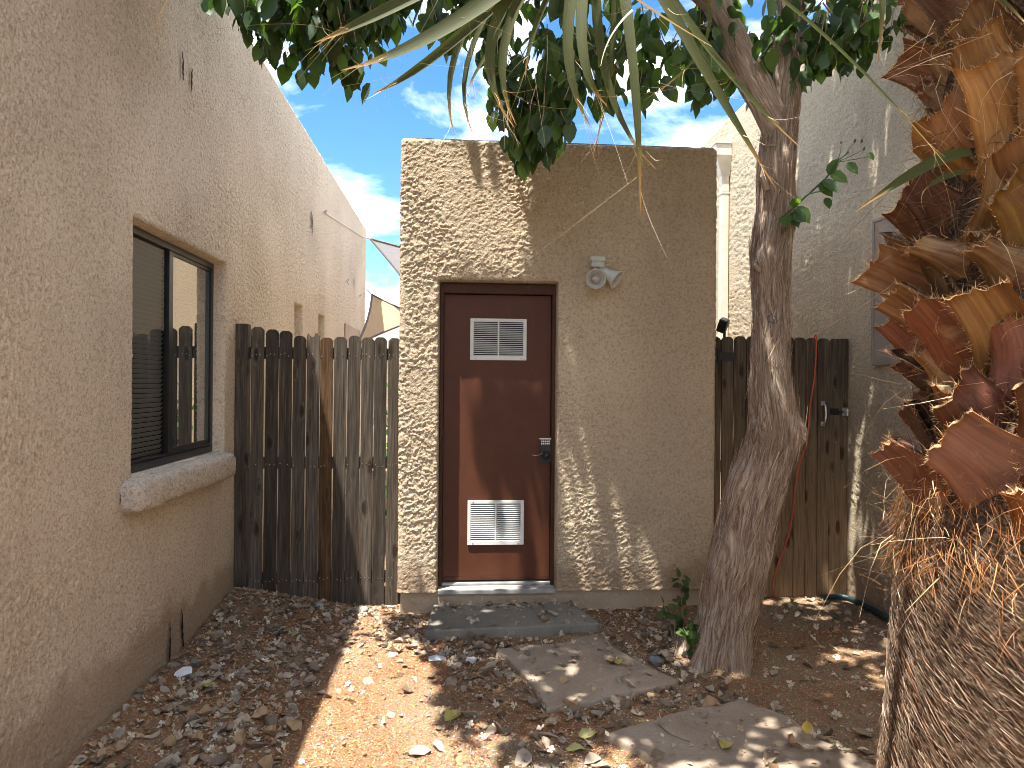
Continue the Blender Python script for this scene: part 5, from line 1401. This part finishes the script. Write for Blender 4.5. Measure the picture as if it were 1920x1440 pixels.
F = (np.arange(n)[:, None, None] * 5 + np.array([[0, 1, 4], [1, 2, 4], [2, 3, 4], [3, 0, 4]])[None]).reshape(-1, 3)
obj('mulch_chips', V, F, M['chips'], col=np.repeat(col, 5, 0), kind='stuff', label='reddish brown mulch chips and gravel covering the yard floor', cat='mulch')
# odd bits
def twig(pts, r0, label):
    p = [(a, b_, surf(a, b_)[0] + .004 + dz) for a, b_, dz in pts]; MB().tube(catmull(p, 16), [r0] * 10 + [r0 * .6] * 6, 6).build('twig', M['bark'], smooth=True, label=label, cat='twig')
twig([(.915, 3.28, 0), (.93, 3.20, .004), (.955, 3.12, .002), (1.02, 3.05, 0)], .005, 'thin curved twig lying on the large flagstone')
twig([(.90, 4.30, 0), (.905, 4.20, .01), (.885, 4.08, 0)], .005, 'short dark twig lying on the smaller flagstone')
twig([(.34, 3.22, 0), (.42, 3.20, .006), (.52, 3.12, 0)], .006, 'grey stick on the gravel before the smaller flagstone')
pv = np.array([(-.06, -.05, 0), (.0, -.055, .006), (.055, -.045, .0), (-.058, .0, .012), (.0, .0, .018), (.06, .005, .009), (-.05, .05, .004), (.004, .058, .016), (.05, .05, .003)])
o = obj('paper_scrap', pv * .78, grid_faces(3, 3), M['paper'], label='crumpled white paper scrap on the litter by the pinkish house', cat='paper'); o.location = (-1.47, 3.93, gz(-1.47, 3.93) + .012); o.rotation_euler = (.1, -.25, .35)
def pebble(x, y, s, label, c):
    th, ph2 = np.meshgrid(np.linspace(0, 2 * math.pi, 15), np.linspace(0, math.pi, 9)); d = np.stack([np.sin(ph2) * np.cos(th), np.sin(ph2) * np.sin(th), .6 * np.cos(ph2)], -1).reshape(-1, 3)
    k = 1 + .25 * perlin(d[:, 0] * 1.6 + x * 9, d[:, 1] * 1.6 + y * 9, d[:, 2] * 1.6); o = obj('pebble', d * k[:, None] * s, grid_faces(15, 9), plain('pebble_stone', c, .85, .2, var=.2, scale=60), smooth=True, label=label, cat='stone'); o.location = (x, y, surf(x, y)[0] + s * .35)
pebble(-.98, 5.08, .035, 'round grey stone at the foot of the grey fence', (.26, .26, .26)); pebble(-.68, 5.06, .045, 'flat tan stone below the grey fence', (.34, .27, .22)); pebble(1.13, 4.0, .042, 'smooth grey stone beside the smaller flagstone corner', (.15, .155, .165))
for (x, y, a, lab) in ((-.12, 4.12, .3, 'torn scrap of clear plastic on the sunlit gravel'), (.08, 4.10, 1.2, 'torn scrap of clear plastic among leaves before the step')):
    o = obj('plastic_scrap', pv * np.array([.9, .5, .9]), grid_faces(3, 3), plain('clear_plastic', (.50, .53, .56), .2, .6), smooth=True, label=lab, cat='plastic'); o.location = (x, y, gz(x, y) + .008); o.rotation_euler = (.1, .1, a)
